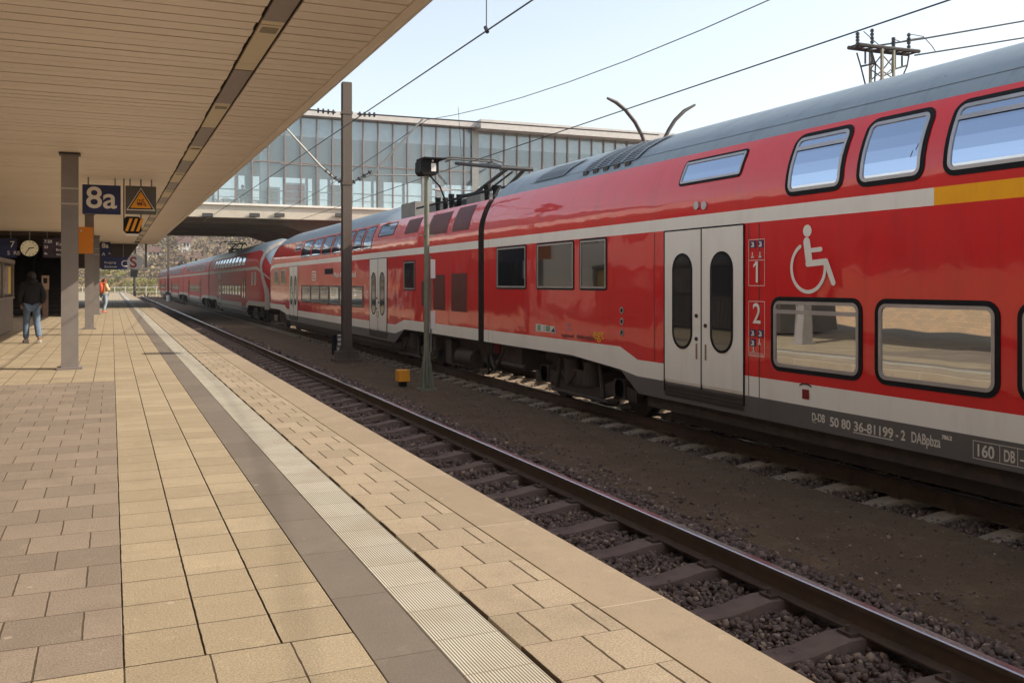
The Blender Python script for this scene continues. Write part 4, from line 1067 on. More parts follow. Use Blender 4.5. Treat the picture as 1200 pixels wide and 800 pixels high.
# ---------------- pantograph (shared mesh builder)
def pantograph(par, yb_, zbse, yk, zk, yh, zh):
    b = MB(); x0 = T2
    for s in (-.35, .35):
        b.tube([(x0+s, yb_, zbse), (x0+s*.6, yk, zk)], .045, 8); b.tube([(x0+s*.6, yk, zk), (x0+s, yh, zh-.12)], .045, 8)
    b.tube([(x0-.12, yb_+.3, zbse-.05), (x0-.1, yk, zk-.08)], .025, 8); b.tube([(x0-.4, yk, zk), (x0+.4, yk, zk)], .05, 8)
    b.box((x0-.5, yb_-.9, zbse-.1), (x0+.5, yb_+.9, zbse-.03))
    for s in (-.4, .4):
        for q in (-.7, .7): b.tube([(x0+s, yb_+q, zbse-.38), (x0+s, yb_+q, zbse-.08)], [.06, .09], 8)
    o = b.build('pantograph', M_darkmetal, par, 40)
    b = MB()
    for dy in (-.18, .18): b.tube([(x0-.98, yh+dy, zh-.28), (x0-.85, yh+dy, zh-.06), (x0-.6, yh+dy, zh), (x0+.6, yh+dy, zh), (x0+.85, yh+dy, zh-.06), (x0+.98, yh+dy, zh-.28)], .022, 6)
    for s in (-.55, .55): b.tube([(x0+s, yh-.25, zh-.06), (x0+s, yh+.25, zh-.06)], .02, 6)
    b.build('contact_shoe', mat('shoe', (.07,.06,.05), .5) if 'shoe' not in bpy.data.materials else bpy.data.materials['shoe'], o)
# ---------------- car B: cab end coach
yB0, yB1 = yx(567)+.31, 46.4
B = thing('railcar', 'second red coach carrying the raised pantograph, its cab nose at the far end', 'train coach', (T2, 32, RAILZ), 'coaches of the near red train')
bcB = 23.3
body(B, yB0, yB1, [(bcB, -1, yx(463)), (43.0, 1, yx(336))], nose='b', well=(yB0, 26.4))
bogie(B, bcB, 2.9); bogie(B, 42.7); underfloor(B, yx(466), yx(338))
b = MB(); b.box((XT+.4, yB0+.2, -.3), (XT+2.2, yB0+2.6, .2)); b.tube([(XT+.35, yB0+.9, -.25), (XT+.35, yB0+1.9, -.25)], .2, 14); b.box((XT+.2, yB0+2.2, -.45), (XT+.5, yB0+2.6, .1)); b.build('equipment_box', M_under, B, 35)
door(B, yx(453.6), yx(433.6), oz0=.50, oz1=1.72); door(B, yx(349), yx(339.5), oz0=.50, oz1=1.72)
for px0, px1 in ((354, 363.5), (364.5, 374), (375, 385), (386.5, 397), (398.5, 410), (412, 425)):
    window(B, yx(px1), yx(px0), .70, 1.28, .03, M_glassd if px0 < 380 else M_glass, .0, .025)
patch(B, yx(426), yx(353), .66, 1.32, M_darkmetal, 'window_band', .002)
window(B, yx(486.5), yx(473), 1.22, 1.98, .03, M_glassd, .03, .03)
for px0, px1 in ((321.5, 326.5), (329.5, 334.5)): window(B, yx(px1), yx(px0), 1.35, 2.02, .15, M_glassd, .0, .06)
for i in range(7):
    a0 = 353 + i*(437-353)/7; window(B, yx(a0+ (437-353)/7 - 2), yx(a0), 2.42, 3.08, .05, M_glassu, .02, .0)
window(B, yx(459), yx(441), 2.72, 3.08, .04, M_glassu, .02, .0)
window(B, yx(351), yx(344), 2.72, 3.02, .04, M_glassu, .0, .03)
for px0, px1, z0, z1 in ((508, 521.5, .78, 1.60), (529, 547.5, .78, 1.62), (494, 499.5, .85, 1.45), (500, 523, 2.55, 3.05), (529, 549, 2.55, 3.08), (472, 488, 2.68, 3.05)):
    p_ = patch(B, yx(px1), yx(px0), z0, z1, M_grille, 'grille', .005)
    b = MB()
    for z in np.arange(z0+.03, z1, .055): quad(b, yx(px1)+.02, yx(px0)-.02, z, z+.014, .009)
    b.build('grille_slat', mat('grille_slat_red', (.16,.012,.012), .5) if 'grille_slat_red' not in bpy.data.materials else bpy.data.materials['grille_slat_red'], p_)
b = MB(); 
for px in (500, 526, 551): seam(b, yx(px), .5, 2.1)
seam(b, yx(463), .3, 2.1); seam(b, yx(552), 2.3, 3.1)
b.build('panel_seam', M_darkmetal, B)
text_part('lettering', 'Main-Neckar-Ried', B, surf(yx(391.5), 1.60, .004), SU, UPZ, .26, M_pale, fit_w=yx(391.5)-yx(417), thick=.001, bold=.004)
b = MB(); outline(b, yx(370.5), yx(365.5), 1.50, 1.86, .05); b.build('logo_box', M_pale, B)
text_part('lettering', 'DB', B, surf(yx(366.5), 1.60, .004), SU, UPZ, .24, M_pale, fit_w=.6, thick=.001, bold=.004)
patch(B, yx(390.5), yx(380.5), 1.72, 1.92, M_black, 'destination_display', .004)
text_part('class_number', '2', B, surf(yx(429.5), .95, .004), SU, UPZ, .34, M_pale, thick=.001)
# roof well equipment and pantograph
mrb = mat('roof_box_grey', (.24,.22,.20), .6)
for p_, q_ in (((XT+.75, 19.6, 3.2), (XT+2.0, 20.5, 3.48)), ((XT+.55, 23.9, 3.16), (XT+2.2, 25.2, 3.62)), ((XT+.7, 22.4, 3.18), (XT+1.1, 23.5, 3.45))):
    b = MB(); b.box(p_, q_); b.build('roof_box', mrb, B)
b = MB()
for yy in (18.7, 21.0, 22.0): 
    for dx in (.55, .75): b.tube([(XT+dx, yy, 3.18), (XT+dx, yy, 3.55)], [.05, .08], 8)
b.tube([(XT+.5, 18.3, 3.40), (XT+.5, 23.6, 3.40)], .025, 6); b.tube([(XT+.9, 18.4, 3.5), (XT+.9, 21.2, 3.55), (XT+1.3, 23.6, 3.5)], .025, 6); b.tube([(XT+.4, 17.95, 3.2), (XT+.75, 18.4, 3.5), (XT+.75, 18.9, 3.5)], .03, 6)
b.build('roof_cable', M_black, B)
pantograph(B, 21.1, 3.48, 19.0, 3.98, 22.0, 4.56)
# front of B: dark windscreen band
def cabfront(par, tip, sg, white):
    # windscreen and mask wrap round the nose on stations near the tip
    b = MB()
    x0, x1 = XT+.55, XT+2.23
    b.box((x0, min(tip, tip+sg*.04), 1.15), (x1, max(tip, tip+sg*.04), 1.85)); b.build('windscreen', M_glassd, par)
    b = MB(); b.box((x0+.1, min(tip, tip+sg*.05), .35), (x0+.4, max(tip, tip+sg*.05), .5)); b.build('headlight', M_signwhite, par)
    b = MB(); b.box((x1-.4, min(tip, tip+sg*.05), .35), (x1-.1, max(tip, tip+sg*.05), .5)); b.build('headlight', M_signwhite, par)
    b = MB(); b.box((XT+1.2, min(tip-.02*sg, tip+sg*.42), -.35), (XT+1.58, max(tip-.02*sg, tip+sg*.42), -.02)); b.box((XT+.55, min(tip-.3*sg, tip+sg*.12), -.5), (XT+2.2, max(tip-.3*sg, tip+sg*.12), -.2)); b.build('coupler', M_under, par)
cabfront(B, yB1, 1, False)
# ---------------- train C beyond
names = {0: 'red double-deck coach with white framed cab nose facing the near train', 1: 'second coach of the farther red train, with pale shining roof',
         2: 'third coach of the farther red train, just right of the slim mast', 3: 'last visible coach of the farther red train'}
y = 46.4 + .95
for k in range(4):
    Lc = 28.0; Cc = thing('railcar', names[k], 'train coach', (T2, y+14, RAILZ), 'coaches of the farther red train')
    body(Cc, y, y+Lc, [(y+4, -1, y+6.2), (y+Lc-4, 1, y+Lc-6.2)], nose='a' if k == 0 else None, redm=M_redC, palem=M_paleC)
    bogie(Cc, y+3.9); bogie(Cc, y+Lc-3.9); underfloor(Cc, y+6.4, y+Lc-6.4)
    for dy in (6.6, 19.4):
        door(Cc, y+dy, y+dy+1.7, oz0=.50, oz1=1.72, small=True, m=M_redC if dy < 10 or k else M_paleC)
    for i in range(7): window(Cc, y+8.9+i*1.45, y+8.9+i*1.45+1.15, .66, 1.3, .08, M_glassd, .03, .03)
    for i in range(12 if k else 10): window(Cc, y+(3.5 if k else 7)+i*1.75, y+(3.5 if k else 7)+i*1.75+1.4, 2.42, 3.06, .08, M_glassu, .03, .03)
    if k == 0:
        for dy in (2.6, 3.7): window(Cc, y+dy, y+dy+.55, 1.3, 2.0, .2, M_glassd, .0, .05)
        cabfront(Cc, y, -1, True)
        # white nose frame: arch following the nose section
        b = MB()
        pts = []
        for z in [ZWG, .4, .8, 1.1] + [1.4, 1.7, 2.0, 2.35, 2.6, 2.85, 3.147, 3.3, 3.45, 3.6, 3.7, 3.79]:
            i_ = inset(z); pts.append((i_, z))
        def ptn(i_, z, t):
            s = t/2.8; hz = 1-(1-s)**2.4; ni = .42*(1-min(1, t/1.5))**2.2
            z2 = z if z <= 1.1 else 1.1+(z-1.1)*(.42+.58*hz); return (XT+i_+ni*(1-i_/1.39), z2)
        # leaning frame: its station moves back with height
        def tt(z): return .12 + max(0, (z-.9))*.42
        for (p, q) in zip(pts[:-1], pts[1:]):
            for side in (0, 1):
                def V(pt, dt, off):
                    x_, z_ = ptn(pt[0], pt[1], tt(pt[1])+dt); x_ -= off
                    z_ += off*.6
                    if side: x_ = 2*(XT+1.39)-x_
                    return Vector((x_, y+tt(pt[1])+dt, z_))
                F = [V(p, 0, .03), V(p, .38, .03), V(q, .38, .03), V(q, 0, .03)]
                b.face(F if side else F[::-1])
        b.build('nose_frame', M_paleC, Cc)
    if k in (0, 2):
        pantograph(Cc, y+22.5, 3.95, y+20.5, 4.2, y+24.3, 4.50)
    if k < 3:
        b = MB(); b.box((XT+.4, y+Lc, 0), (XT+2.38, y+Lc+.42, 3.1)); b.build('gangway_bellows', M_black, Cc)
    y += Lc + .42

# ================================================================== MASTS, POSTS, WIRES
# near H-section mast
mb = Vector((5.93, 25.1, -.76))
t = thing('catenary_mast', 'tall brown H-section mast standing between the tracks', 'mast', mb)
b = MB(); w_ = .125
mh = onY(408, 98, mb.y).z
for s in (-1, 1): b.box((mb.x-w_, mb.y+s*.11-.012, mb.z), (mb.x+w_, mb.y+s*.11+.012, mh))
b.box((mb.x-.012, mb.y-.098, mb.z), (mb.x+.012, mb.y+.098, mh)); b.box((mb.x-w_+.0, mb.y-.10, mh+.001), (mb.x+w_, mb.y+.10, mh+.02)); b.build('shaft', M_mast, t)
b = MB(); b.prism([(-.36,-.36),(.36,-.36),(.36,.36),(-.36,.36)], 0, .1, axis='z'); b.v = [(x+mb.x, y_+mb.y, z+mb.z) for x, y_, z in b.v]
for a_ in range(4):
    u = (1, 0) if a_ == 0 else (-1, 0) if a_ == 1 else (0, 1) if a_ == 2 else (0, -1)
    b.face([(mb.x+u[0]*.13-u[1]*.02, mb.y+u[1]*.13-u[0]*.02, mb.z+.5), (mb.x+u[0]*.33, mb.y+u[1]*.33, mb.z+.1), (mb.x+u[0]*.13, mb.y+u[1]*.13, mb.z+.1)])
b.box((mb.x-.30, mb.y-.2, mb.z+.1), (mb.x+.30, mb.y+.2, mb.z+.30)); b.build('foot', M_mast, t)
def insul(b, p, q, n=4, r=.07):
    p, q = Vector(p), Vector(q); b.tube([p, q], .02, 6)
    for i in range(n):
        c = p.lerp(q, (i+.5)/n); d = (q-p).normalized()*.018; b.tube([c-d, c+d], r, 10)
z1 = onY(408, 133, mb.y).z; z2 = onY(408, 215, mb.y).z
for p_, q_, n_, r_ in (((mb.x-.3, mb.y, z1), (mb.x-.85, mb.y, z1+.02), 4, .07), ((mb.x+.3, mb.y, z1), (mb.x+.85, mb.y, z1+.02), 4, .07),
                     ((mb.x-.13, mb.y, z2+.0), (mb.x-.62, mb.y, z2+.38), 4, .06), ((mb.x+.13, mb.y, z2+.0), (mb.x+.72, mb.y, z2+.38), 4, .06)):
    b = MB(); insul(b, p_, q_, n_, r_); b.build('insulator', M_insul, t)
tipR = onY(495, 140, mb.y); tipL = onY(333, 148, mb.y)
jR = onY(435.5, 205, mb.y); jL = onY(376, 195, mb.y)
b = MB()
b.tube([(mb.x+.1, mb.y, z2), (mb.x+.3, mb.y, z2+.12), jR, tipR], .028, 8); b.tube([(mb.x-.1, mb.y, z2), (mb.x-.3, mb.y, z2+.1), jL, tipL], .028, 8)
pR = onY(500, 216, mb.y)
b.tube([jR, Vector((mb.x+2.1, mb.y, z2+.32)), Vector((T2-.1, mb.y, 4.55))], .02, 8); b.tube([jL, Vector((T1+.5, mb.y, z2+.45))], .02, 8)
b.tube([Vector((T2-.1, mb.y, 4.55)), Vector((T2+.1, mb.y, 4.5))], .015, 6)
b.build('cantilever_arm', M_galv, t)
b = MB(); b.box((mb.x-.14, mb.y-.14, z1-.04), (mb.x+.14, mb.y+.14, z1+.04)); b.box((mb.x-.14, mb.y-.14, z2-.05), (mb.x+.14, mb.y+.14, z2+.05)); b.build('clamp', M_mast, t)
def wire(label, pts, r=.011, group='overhead wires', cat='overhead wire', name='overhead_wire'):
    b = MB(); b.tube(pts, r, 6); o = b.build(name, M_wire); tag(o, label, cat, group); return o
def catpts(x, ya, za, yb_, zb_, sag, n=14): return [(x, ya+(yb_-ya)*i/n, za+(zb_-za)*i/n - sag*4*(i/n)*(1-i/n)) for i in range(n+1)]
wire('crosswise wire tied to the near mast by four-disc insulators', [(-1, mb.y, z1+.03), (mb.x-.85, mb.y, z1+.02)], .02)
wire('crosswise wire running right from the near mast over the train', [(mb.x+.85, mb.y, z1+.02), (16, mb.y, z1+.05)], .02)
XW1 = 4.0; zW1 = EYE + .673*XW1/CT
wire('contact wire over the empty track, steepest of the wires in the sky', [(XW1, -12, zW1), (XW1, 90, zW1)], .010)
d1 = thing('dropper_wire', 'short hanging wire above the steepest contact wire', 'dropper', (XW1, 9, zW1))
pd = onX(570, 38, XW1); b = MB(); b.tube([pd, (XW1, pd.y, zW1+1.2)], .007, 5); b.tube([(XW1, pd.y-.03, zW1-.02), (XW1, pd.y+.03, zW1+.05)], .025, 6); b.build('wire', M_wire, d1)
wire('messenger wire over the empty track', catpts(XW1, mb.y, tipL.z, -25, 6.6, .5), .008)
zC2 = EYE + .338*T2/CT
wire('straight contact wire over the red train', [(T2, -12, zC2), (T2, 90, zC2)], .010)
mpts = catpts(T2-.1, tipR.y, tipR.z, -6, 6.6, 1.05)
wire('sagging messenger wire above the red train', mpts, .008)
wire('far messenger wire beyond the near mast', catpts(T2-.1, tipR.y, tipR.z, 82, 6.2, .9), .011)
for px in (537,):
    p = onX(px, 126, T2-.1); dd = thing('dropper_wire', 'thin hanging wire between messenger and contact wire above the pantograph', 'dropper', (p.x, p.y, zC2))
    b = MB(); b.tube([(T2-.1, p.y, p.z), (T2, p.y, zC2)], .006, 5); b.build('wire', M_wire, dd)
# signal-like box post
pp = Vector((5.83, 17.75, -.76))
t = thing('speaker_post', 'grey green post with a dark hooded box on top beside the train', 'post', pp)
ph = onY(500, 206, pp.y).z
b = MB(); b.tube([(pp.x, pp.y, pp.z+.1), (pp.x, pp.y, pp.z+1.1), (pp.x, pp.y, ph)], [.062, .058, .05], 10); b.build('shaft', M_post, t, 40)
b = MB()
for a_ in range(4):
    u = Vector((math.cos(R(45+90*a_)), math.sin(R(45+90*a_)), 0)); q = Vector((-u.y, u.x, 0))*.012
    base = pp+Vector((0,0,.05)); P = [base+u*.05+Vector((0,0,.85)), base+u*.17, base+u*.05]
    b.face([x+q for x in P]); b.face([x-q for x in P][::-1]); b.face([P[0]+q, P[0]-q, P[1]-q, P[1]+q])
b.box((pp.x-.18, pp.y-.18, pp.z), (pp.x+.18, pp.y+.18, pp.z+.05)); b.build('foot', M_post, t)
b = MB(); hx = pp.x; oct_ = [(-.18, -.10), (-.12, -.16), (.13, -.16), (.19, -.10), (.19, .11), (.13, .16), (-.13, .16), (-.18, .11)]
b.prism([(hx+x, ph+.16+z) for x, z in oct_], pp.y-.2, pp.y+.2); b.box((hx-.16, pp.y-.34, ph+.31), (hx+.30, pp.y+.2, ph+.335)); b.build('housing', M_black, t)
b = MB(); b.box((hx+.03, pp.y-.206, ph+.07), (hx+.13, pp.y-.201, ph+.23)); b.tube([(hx+.06, pp.y-.2, ph+.28), (hx+.06, pp.y-.212, ph+.28)], .02, 8); b.build('label_plate', M_signwhite, t)
for za, zc in ((onY(510, 326, pp.y).z, onY(510, 304, pp.y).z), (onY(510, 385, pp.y).z, onY(510, 364, pp.y).z)):
    b = MB(); b.box((pp.x+.07, pp.y-.05, za), (pp.x+.165, pp.y-.03, zc)); b.build('label_plate', M_signwhite, t)
b = MB(); b.box((pp.x-.16, pp.y-.02, onY(500, 276, pp.y).z), (pp.x+.16, pp.y+.02, onY(500, 275, pp.y).z)); b.box((pp.x+.07, pp.y-.02, 0), (pp.x+.10, pp.y, onY(500, 300, pp.y).z)); b.build('bracket', M_post, t)
b = MB(); b.tube([(pp.x+.05, pp.y, ph+.02), (pp.x+.28, pp.y, ph-.2), (pp.x+.45, pp.y, ph-.6)], .018, 6); b.build('cable', M_black, t)
# yellow box
yb3 = Vector((5.60, 18.66, -.77)); t = thing('signal_magnet', 'small orange yellow box standing on the gravel by the post', 'track box', yb3)
b = MB(); s_ = .125; b.box((yb3.x-s_, yb3.y-s_, yb3.z+.12), (yb3.x+s_, yb3.y+s_, yb3.z+.36)); o = b.build('case', M_yellow, t)
m_ = o.modifiers.new('b', 'BEVEL'); m_.width = .012; m_.segments = 2
b = MB(); b.box((yb3.x-.07, yb3.y-.07, yb3.z), (yb3.x+.07, yb3.y+.07, yb3.z+.12)); b.build('foot', M_black, t)
b = MB(); b.box((yb3.x-.128, yb3.y-s_-.004, yb3.z+.23), (yb3.x+.128, yb3.y-s_, yb3.z+.236)); b.build('lid_seam', M_orange, t)
# short marker posts by the mast
p = onZ(391.5, 416, -.76); t = thing('marker_post', 'short black bollard beside the mast foot', 'bollard', p)
b = MB(); b.tube([(p.x, p.y, p.z), (p.x, p.y, p.z+.6)], .07, 10); b.ball((p.x, p.y, p.z+.6), .075, 0, 10, 6, (1,1,.5)); b.build('shaft', M_black, t)
p = onZ(397.5, 416, -.76); t = thing('marker_post', 'short pale striped marker post beside the mast foot', 'marker post', p)
b = MB(); b.box((p.x-.045, p.y-.03, p.z), (p.x+.045, p.y+.03, p.z+.62)); b.build('shaft', M_white, t)
b = MB()
for q in range(4): b.box((p.x-.047, p.y-.032, p.z+.1+q*.14), (p.x+.047, p.y+.032, p.z+.15+q*.14))
b.build('band', M_lgrey, t)
# lattice mast beyond the train
LX, LY = 12.5, 12.35
t = thing('lattice_mast', 'green grey lattice mast with insulators and crossarm above the train roof', 'mast', (LX, LY, -.8))
za = onX(1035, 60, LX).z; hw = .135
b = MB()
for sx_ in (-1, 1):
    for sy_ in (-1, 1): b.box((LX+sx_*hw-.02, LY+sy_*hw-.02, -.8), (LX+sx_*hw+.02, LY+sy_*hw+.02, za))
z = -.8; k = 0
while z < za-.2:
    s = 1 if k % 2 else -1
    for f in (-1, 1):
        b.tube([(LX-s*hw, LY+f*hw, z), (LX+s*hw, LY+f*hw, z+.2)], .012, 4); b.tube([(LX+f*hw, LY-s*hw, z), (LX+f*hw, LY+s*hw, z+.2)], .012, 4)
    z += .2; k += 1
b.build('lattice_shaft', M_post, t)
L = lambda px, py: onY(px, py, LY)
b = MB(); a, c = L(1000, 57.5), L(1071, 65.5)
for dy in (-.12, .12): b.tube([(a.x, LY+dy, a.z+.05), (LX, LY+dy, za+.03), (c.x, LY+dy, c.z+.05)], .035, 6)
for q in np.linspace(0, 1, 8): 
    v = a.lerp(c, q); b.tube([(v.x, LY-.12, v.z+.05), (v.x, LY+.12, v.z+.05)], .02, 4)
b.build('crossarm', M_darkmetal, t)
b = MB()
for px, p0, p1 in ((1005, 57, 38), (1022, 56, 34), (1047, 60, 44), (1065, 62, 39)): b = MB(); insul(b, L(px, p0), L(px, p1), 5, .035); b.build('insulator', M_insul, t)
for px, p0, p1 in ((1014, 60, 75), (1022, 60, 76), (1049, 64, 80), (1057, 66, 78)): b = MB(); b.tube([L(px, p0), L(px, p1)], .018, 5); b.build('hanger_rod', M_insul, t)
b = MB()
b.tube([L(1004, 62), L(1009, 79), L(1014, 99)], .014, 5); b.tube([L(1009, 78), L(1026, 74)], .018, 5); b.tube([L(1022, 62), L(1026, 76), L(1025, 97)], .014, 5)
b.tube([L(1065, 66), L(1063, 78), L(1059, 87)], .014, 5); b.tube([L(1045, 82), L(1062, 77)], .018, 5); b.tube([L(1036, 89), L(1045, 85), L(1046, 62)], .012, 5)
b.tube([L(1012, 37), L(1022, 46), L(1030, 53)], .008, 4); b.tube([L(1065, 40), L(1082, 43), L(1092, 54), L(1096, 60)], .008, 4); b.tube([L(1047, 46), L(1055, 49), L(1068, 46), L(1082, 44)], .008, 4)
b.build('jumper_cable', M_wire, t)
e = onX(1260, 15, 12.9)
p0 = L(1026, 54); wire('upper feeder wire running right from the lattice mast', [p0, L(1085, 45), p0 + (L(1200, 24.5) - p0)*1.35], .016, 'feeder wires at the lattice mast')
p0 = L(1072, 65); b = MB(); wire('lower feeder wire running right from the lattice mast', [p0, p0 + (L(1200, 44.5) - p0)*1.35], .015, 'feeder wires at the lattice mast')
# curved decorative poles
for pts, lab in ((((757, 172), (752, 158), (744, 143), (733, 129), (722, 120), (711.5, 115)), 'tall brown curved pole bending left behind the train roof'),
                 (((778, 164), (784, 152), (791, 141), (802, 130), (814.5, 123)), 'tall curved pole bending right behind the train roof')):
    P = [onY(x, y_, 40) for x, y_ in pts]; base = P[0].copy(); base.z = -1.0; P = [base, Vector((P[0].x, P[0].y, P[0].z-2))] + P
    b = MB(); b.tube(P, [.10]*(len(P)-1) + [.06], 10); o = b.build('curved_pole', mat('pole_brown', (.075,.062,.058), .5) if 'pole_brown' not in bpy.data.materials else bpy.data.materials['pole_brown'], None, 50)
    tag(o, lab, 'pole', 'curved poles behind the train')
# street-lamp near bridge
p = onY(517, 222, 42)
t = thing('yard_lamp', 'small pale yard lamp on a bracket right of the near mast', 'lamp', (p.x, 42, -.8))
b = MB(); b.prism([(p.x-.5, p.z-.02), (p.x, p.z-.1), (p.x+.45, p.z-.03), (p.x+.05, p.z+.12)], 41.8, 42.1); b.build('lamp_shade', M_alu, t)
b = MB(); b.tube([(p.x+.3, 42, p.z), (p.x+1.7, 42, p.z), (p.x+1.9, 42, p.z-.3), (p.x+1.9, 42, -.8)], .03, 6); b.build('arm', M_galv, t)
# further masts along the track
def slim_mast(px, pbase, ptop, label, r=.09, arms=True):
    p = onZ(px, pbase, -.76); z = onY(px, ptop, p.y).z
    t = thing('catenary_mast', label, 'mast', p, 'distant masts')
    b = MB(); b.box((p.x-r, p.y-r, p.z), (p.x+r, p.y+r, z)); b.build('shaft', M_mast, t)
    b = MB(); b.tube([(p.x, p.y, p.z), (p.x, p.y, p.z+.75)], .2, 10); b.build('foot', M_white, t)
    if arms:
        b = MB()
        for s in (-1, 1): b.tube([(p.x, p.y, z-2.4), (p.x+s*1.6, p.y, z-1.6), (p.x+s*2.4, p.y, z-.7)], .05, 6); b.tube([(p.x, p.y, z-1.2), (p.x+s*2.4, p.y, z-.75)], .03, 6)
        b.build('cantilever_arm', M_mast, t)
slim_mast(197, 353, 264, 'dark slim mast with pale foot left of the farther train', .11)
slim_mast(169, 344, 298, 'thin distant mast beyond the platform end', .10, False)

# ================================================================== PEOPLE
def skin(name, verts, edges, rad, m, parent, sub=2):
    me = bpy.data.meshes.new(name); me.from_pydata([tuple(v) for v in verts], edges, []); o = bpy.data.objects.new(name, me); C.objects.link(o)
    sk_ = o.modifiers.new('s', 'SKIN'); su = o.modifiers.new('u', 'SUBSURF'); su.levels = sub; su.render_levels = sub
    for i, r in enumerate(rad):
        r = r if isinstance(r, tuple) else (r, r); me.skin_vertices[0].data[i].radius = r
    me.skin_vertices[0].data[0].use_root = True
    bpy.context.view_layer.update()
    dg = bpy.context.evaluated_depsgraph_get(); m2 = bpy.data.meshes.new_from_object(o.evaluated_get(dg)); bpy.data.objects.remove(o)
    m2.materials.clear(); m2.materials.append(m); m2.polygons.foreach_set('use_smooth', [True]*len(m2.polygons)); m2.name = name
    r = bpy.data.objects.new(name, m2); C.objects.link(r); r.parent = parent; r.matrix_parent_inverse = Matrix.Identity(4); return r
M_skin = mat('skin', (.48, .27, .19), .5)
def person(label, loc, rz, H, jcol, tcol, hcol, scol, pose, long_hair=False, pack=None, hood=False, group=None):
    t = thing('person', label, 'person', loc, group); t.rotation_euler.z = rz
    k = H/1.75
    J = {k2: Vector(v)*k for k2, v in pose.items()}
    names_ = ['pelvis','waist','chest','neck','head0','head1','shL','elL','haL','shR','elR','haR','hipL','knL','anL','toL','hipR','knR','anR','toR']
    ix = {n: i for i, n in enumerate(names_)}
    E = [('pelvis','waist'),('waist','chest'),('chest','neck'),('neck','head0'),('head0','head1'),('chest','shL'),('shL','elL'),('elL','haL'),('chest','shR'),('shR','elR'),('elR','haR'),('pelvis','hipL'),('hipL','knL'),('knL','anL'),('anL','toL'),('pelvis','hipR'),('hipR','knR'),('knR','anR'),('anR','toR')]
    rd = {'pelvis':(.13,.10),'waist':(.12,.09),'chest':(.15,.10),'neck':.05,'head0':(.075,.085),'head1':(.07,.085),'shL':.055,'elL':.042,'haL':.028,'hipL':.08,'knL':.055,'anL':.038,'toL':.035}
    for n in ('sh','el','ha','hip','kn','an','to'): rd[n+'R'] = rd[n+'L']
    skin('body', [J[n] for n in names_], [(ix[a], ix[b_]) for a, b_ in E], [rd[n] if not isinstance(rd[n], tuple) else rd[n] for n in names_], M_skin, t)
    # jacket
    jn = ['waist','pelvis','chest','neck','shL','elL','haL','shR','elR','haR']; jx = {n: i for i, n in enumerate(jn)}
    JV = [J[n].copy() for n in jn]; JV[3] = J['chest'].lerp(J['neck'], .75); JV[6] = J['elL'].lerp(J['haL'], .88); JV[9] = J['elR'].lerp(J['haR'], .88)
    jr = [(.19,.14),(.195,.145),(.19,.14),(.085,.085),.095,.075,.06,.095,.075,.06]
    skin('jacket', JV, [(0,1),(0,2),(2,3),(2,4),(4,5),(5,6),(2,7),(7,8),(8,9)], jr, jcol, t)
    tn = ['pelvis','hipL','knL','anL','hipR','knR','anR']
    TV = [J[n] for n in tn]; tr = [(.155,.125),.10,.078,.07,.10,.078,.07]
    skin('trousers', TV, [(0,1),(1,2),(2,3),(0,4),(4,5),(5,6)], tr, tcol, t)
    for s in 'LR':
        a, c = J['an'+s], J['to'+s]; d = (c-a); d.z = 0
        skin('shoe', [Vector((a.x, a.y, .045*k)), Vector((a.x, a.y, .045*k)) - d.normalized()*.05, Vector((a.x, a.y, .045*k))+d.normalized()*.10, Vector((a.x, a.y, .035*k))+d.normalized()*.19], [(0,1),(0,2),(2,3)], [.05,.042,.048,.035], scol, t)
        # fingers on each hand: five short curled chains rooted in the palm
        h, e = J['ha'+s], J['el'+s]; ax = (h-e).normalized(); sd_ = ax.cross(Vector((0,1,0))).normalized()
        fv, fe, fr = [h, h+ax*.05], [(0,1)], [.026,.024]
        for q in range(4):
            o_ = sd_*(.027-.018*q) * .9; l = (.042,.05,.047,.036)[q]; n0 = len(fv)
            fv += [h+ax*.075+o_, h+ax*(.075+l)+o_+Vector((0,.012,0)), h+ax*(.075+l*1.5)+o_+Vector((0,.03,0))]; fe += [(1,n0),(n0,n0+1),(n0+1,n0+2)]; fr += [.009,.008,.007]
        n0 = len(fv); fv += [h+ax*.03+Vector((0,.032,0)), h+ax*.065+Vector((0,.045,0))]; fe += [(0,n0),(n0,n0+1)]; fr += [.010,.009]
        skin('hand', fv, fe, fr, M_skin, t, 1)
    hd_ = J['head0'].lerp(J['head1'], .5)
    b = MB(); b.ball(hd_ + Vector((0,-.025,.035))*k, .112*k, 0, 14, 10, (.92, 1.0, 1.0))
    if long_hair: b.ball(hd_ + Vector((0,-.06,-.10))*k, .11*k, 0, 12, 8, (.85, .6, 1.3))
    h_ = b.build('hair', hcol, None, 60); h_.parent = t
    b = MB(); fy = hd_ + Vector((0,.085,0))*k
    for s in (-1, 1): b.ball(fy + Vector((s*.032,.002,.0))*k, .011, 0, 6, 4)
    e_ = b.build('eyes', M_black, None); e_.parent = t
    b = MB(); b.ball(fy + Vector((0,.016,-.035))*k, .016, 0, 6, 5, (.8,1,1.3))
    for s in (-1, 1): b.ball(hd_ + Vector((s*.082, 0, -.01))*k, .024, 0, 6, 5, (.4,.8,1.2))
    e_ = b.build('face', M_skin, None, 60); e_.parent = t
    if hood:
        b = MB(); b.ball(J['neck'] + Vector((0,-.07,.03))*k, .12*k, 0, 12, 8, (1.1,.8,.7)); e_ = b.build('hood', jcol, None, 60); e_.parent = t
    return t, J
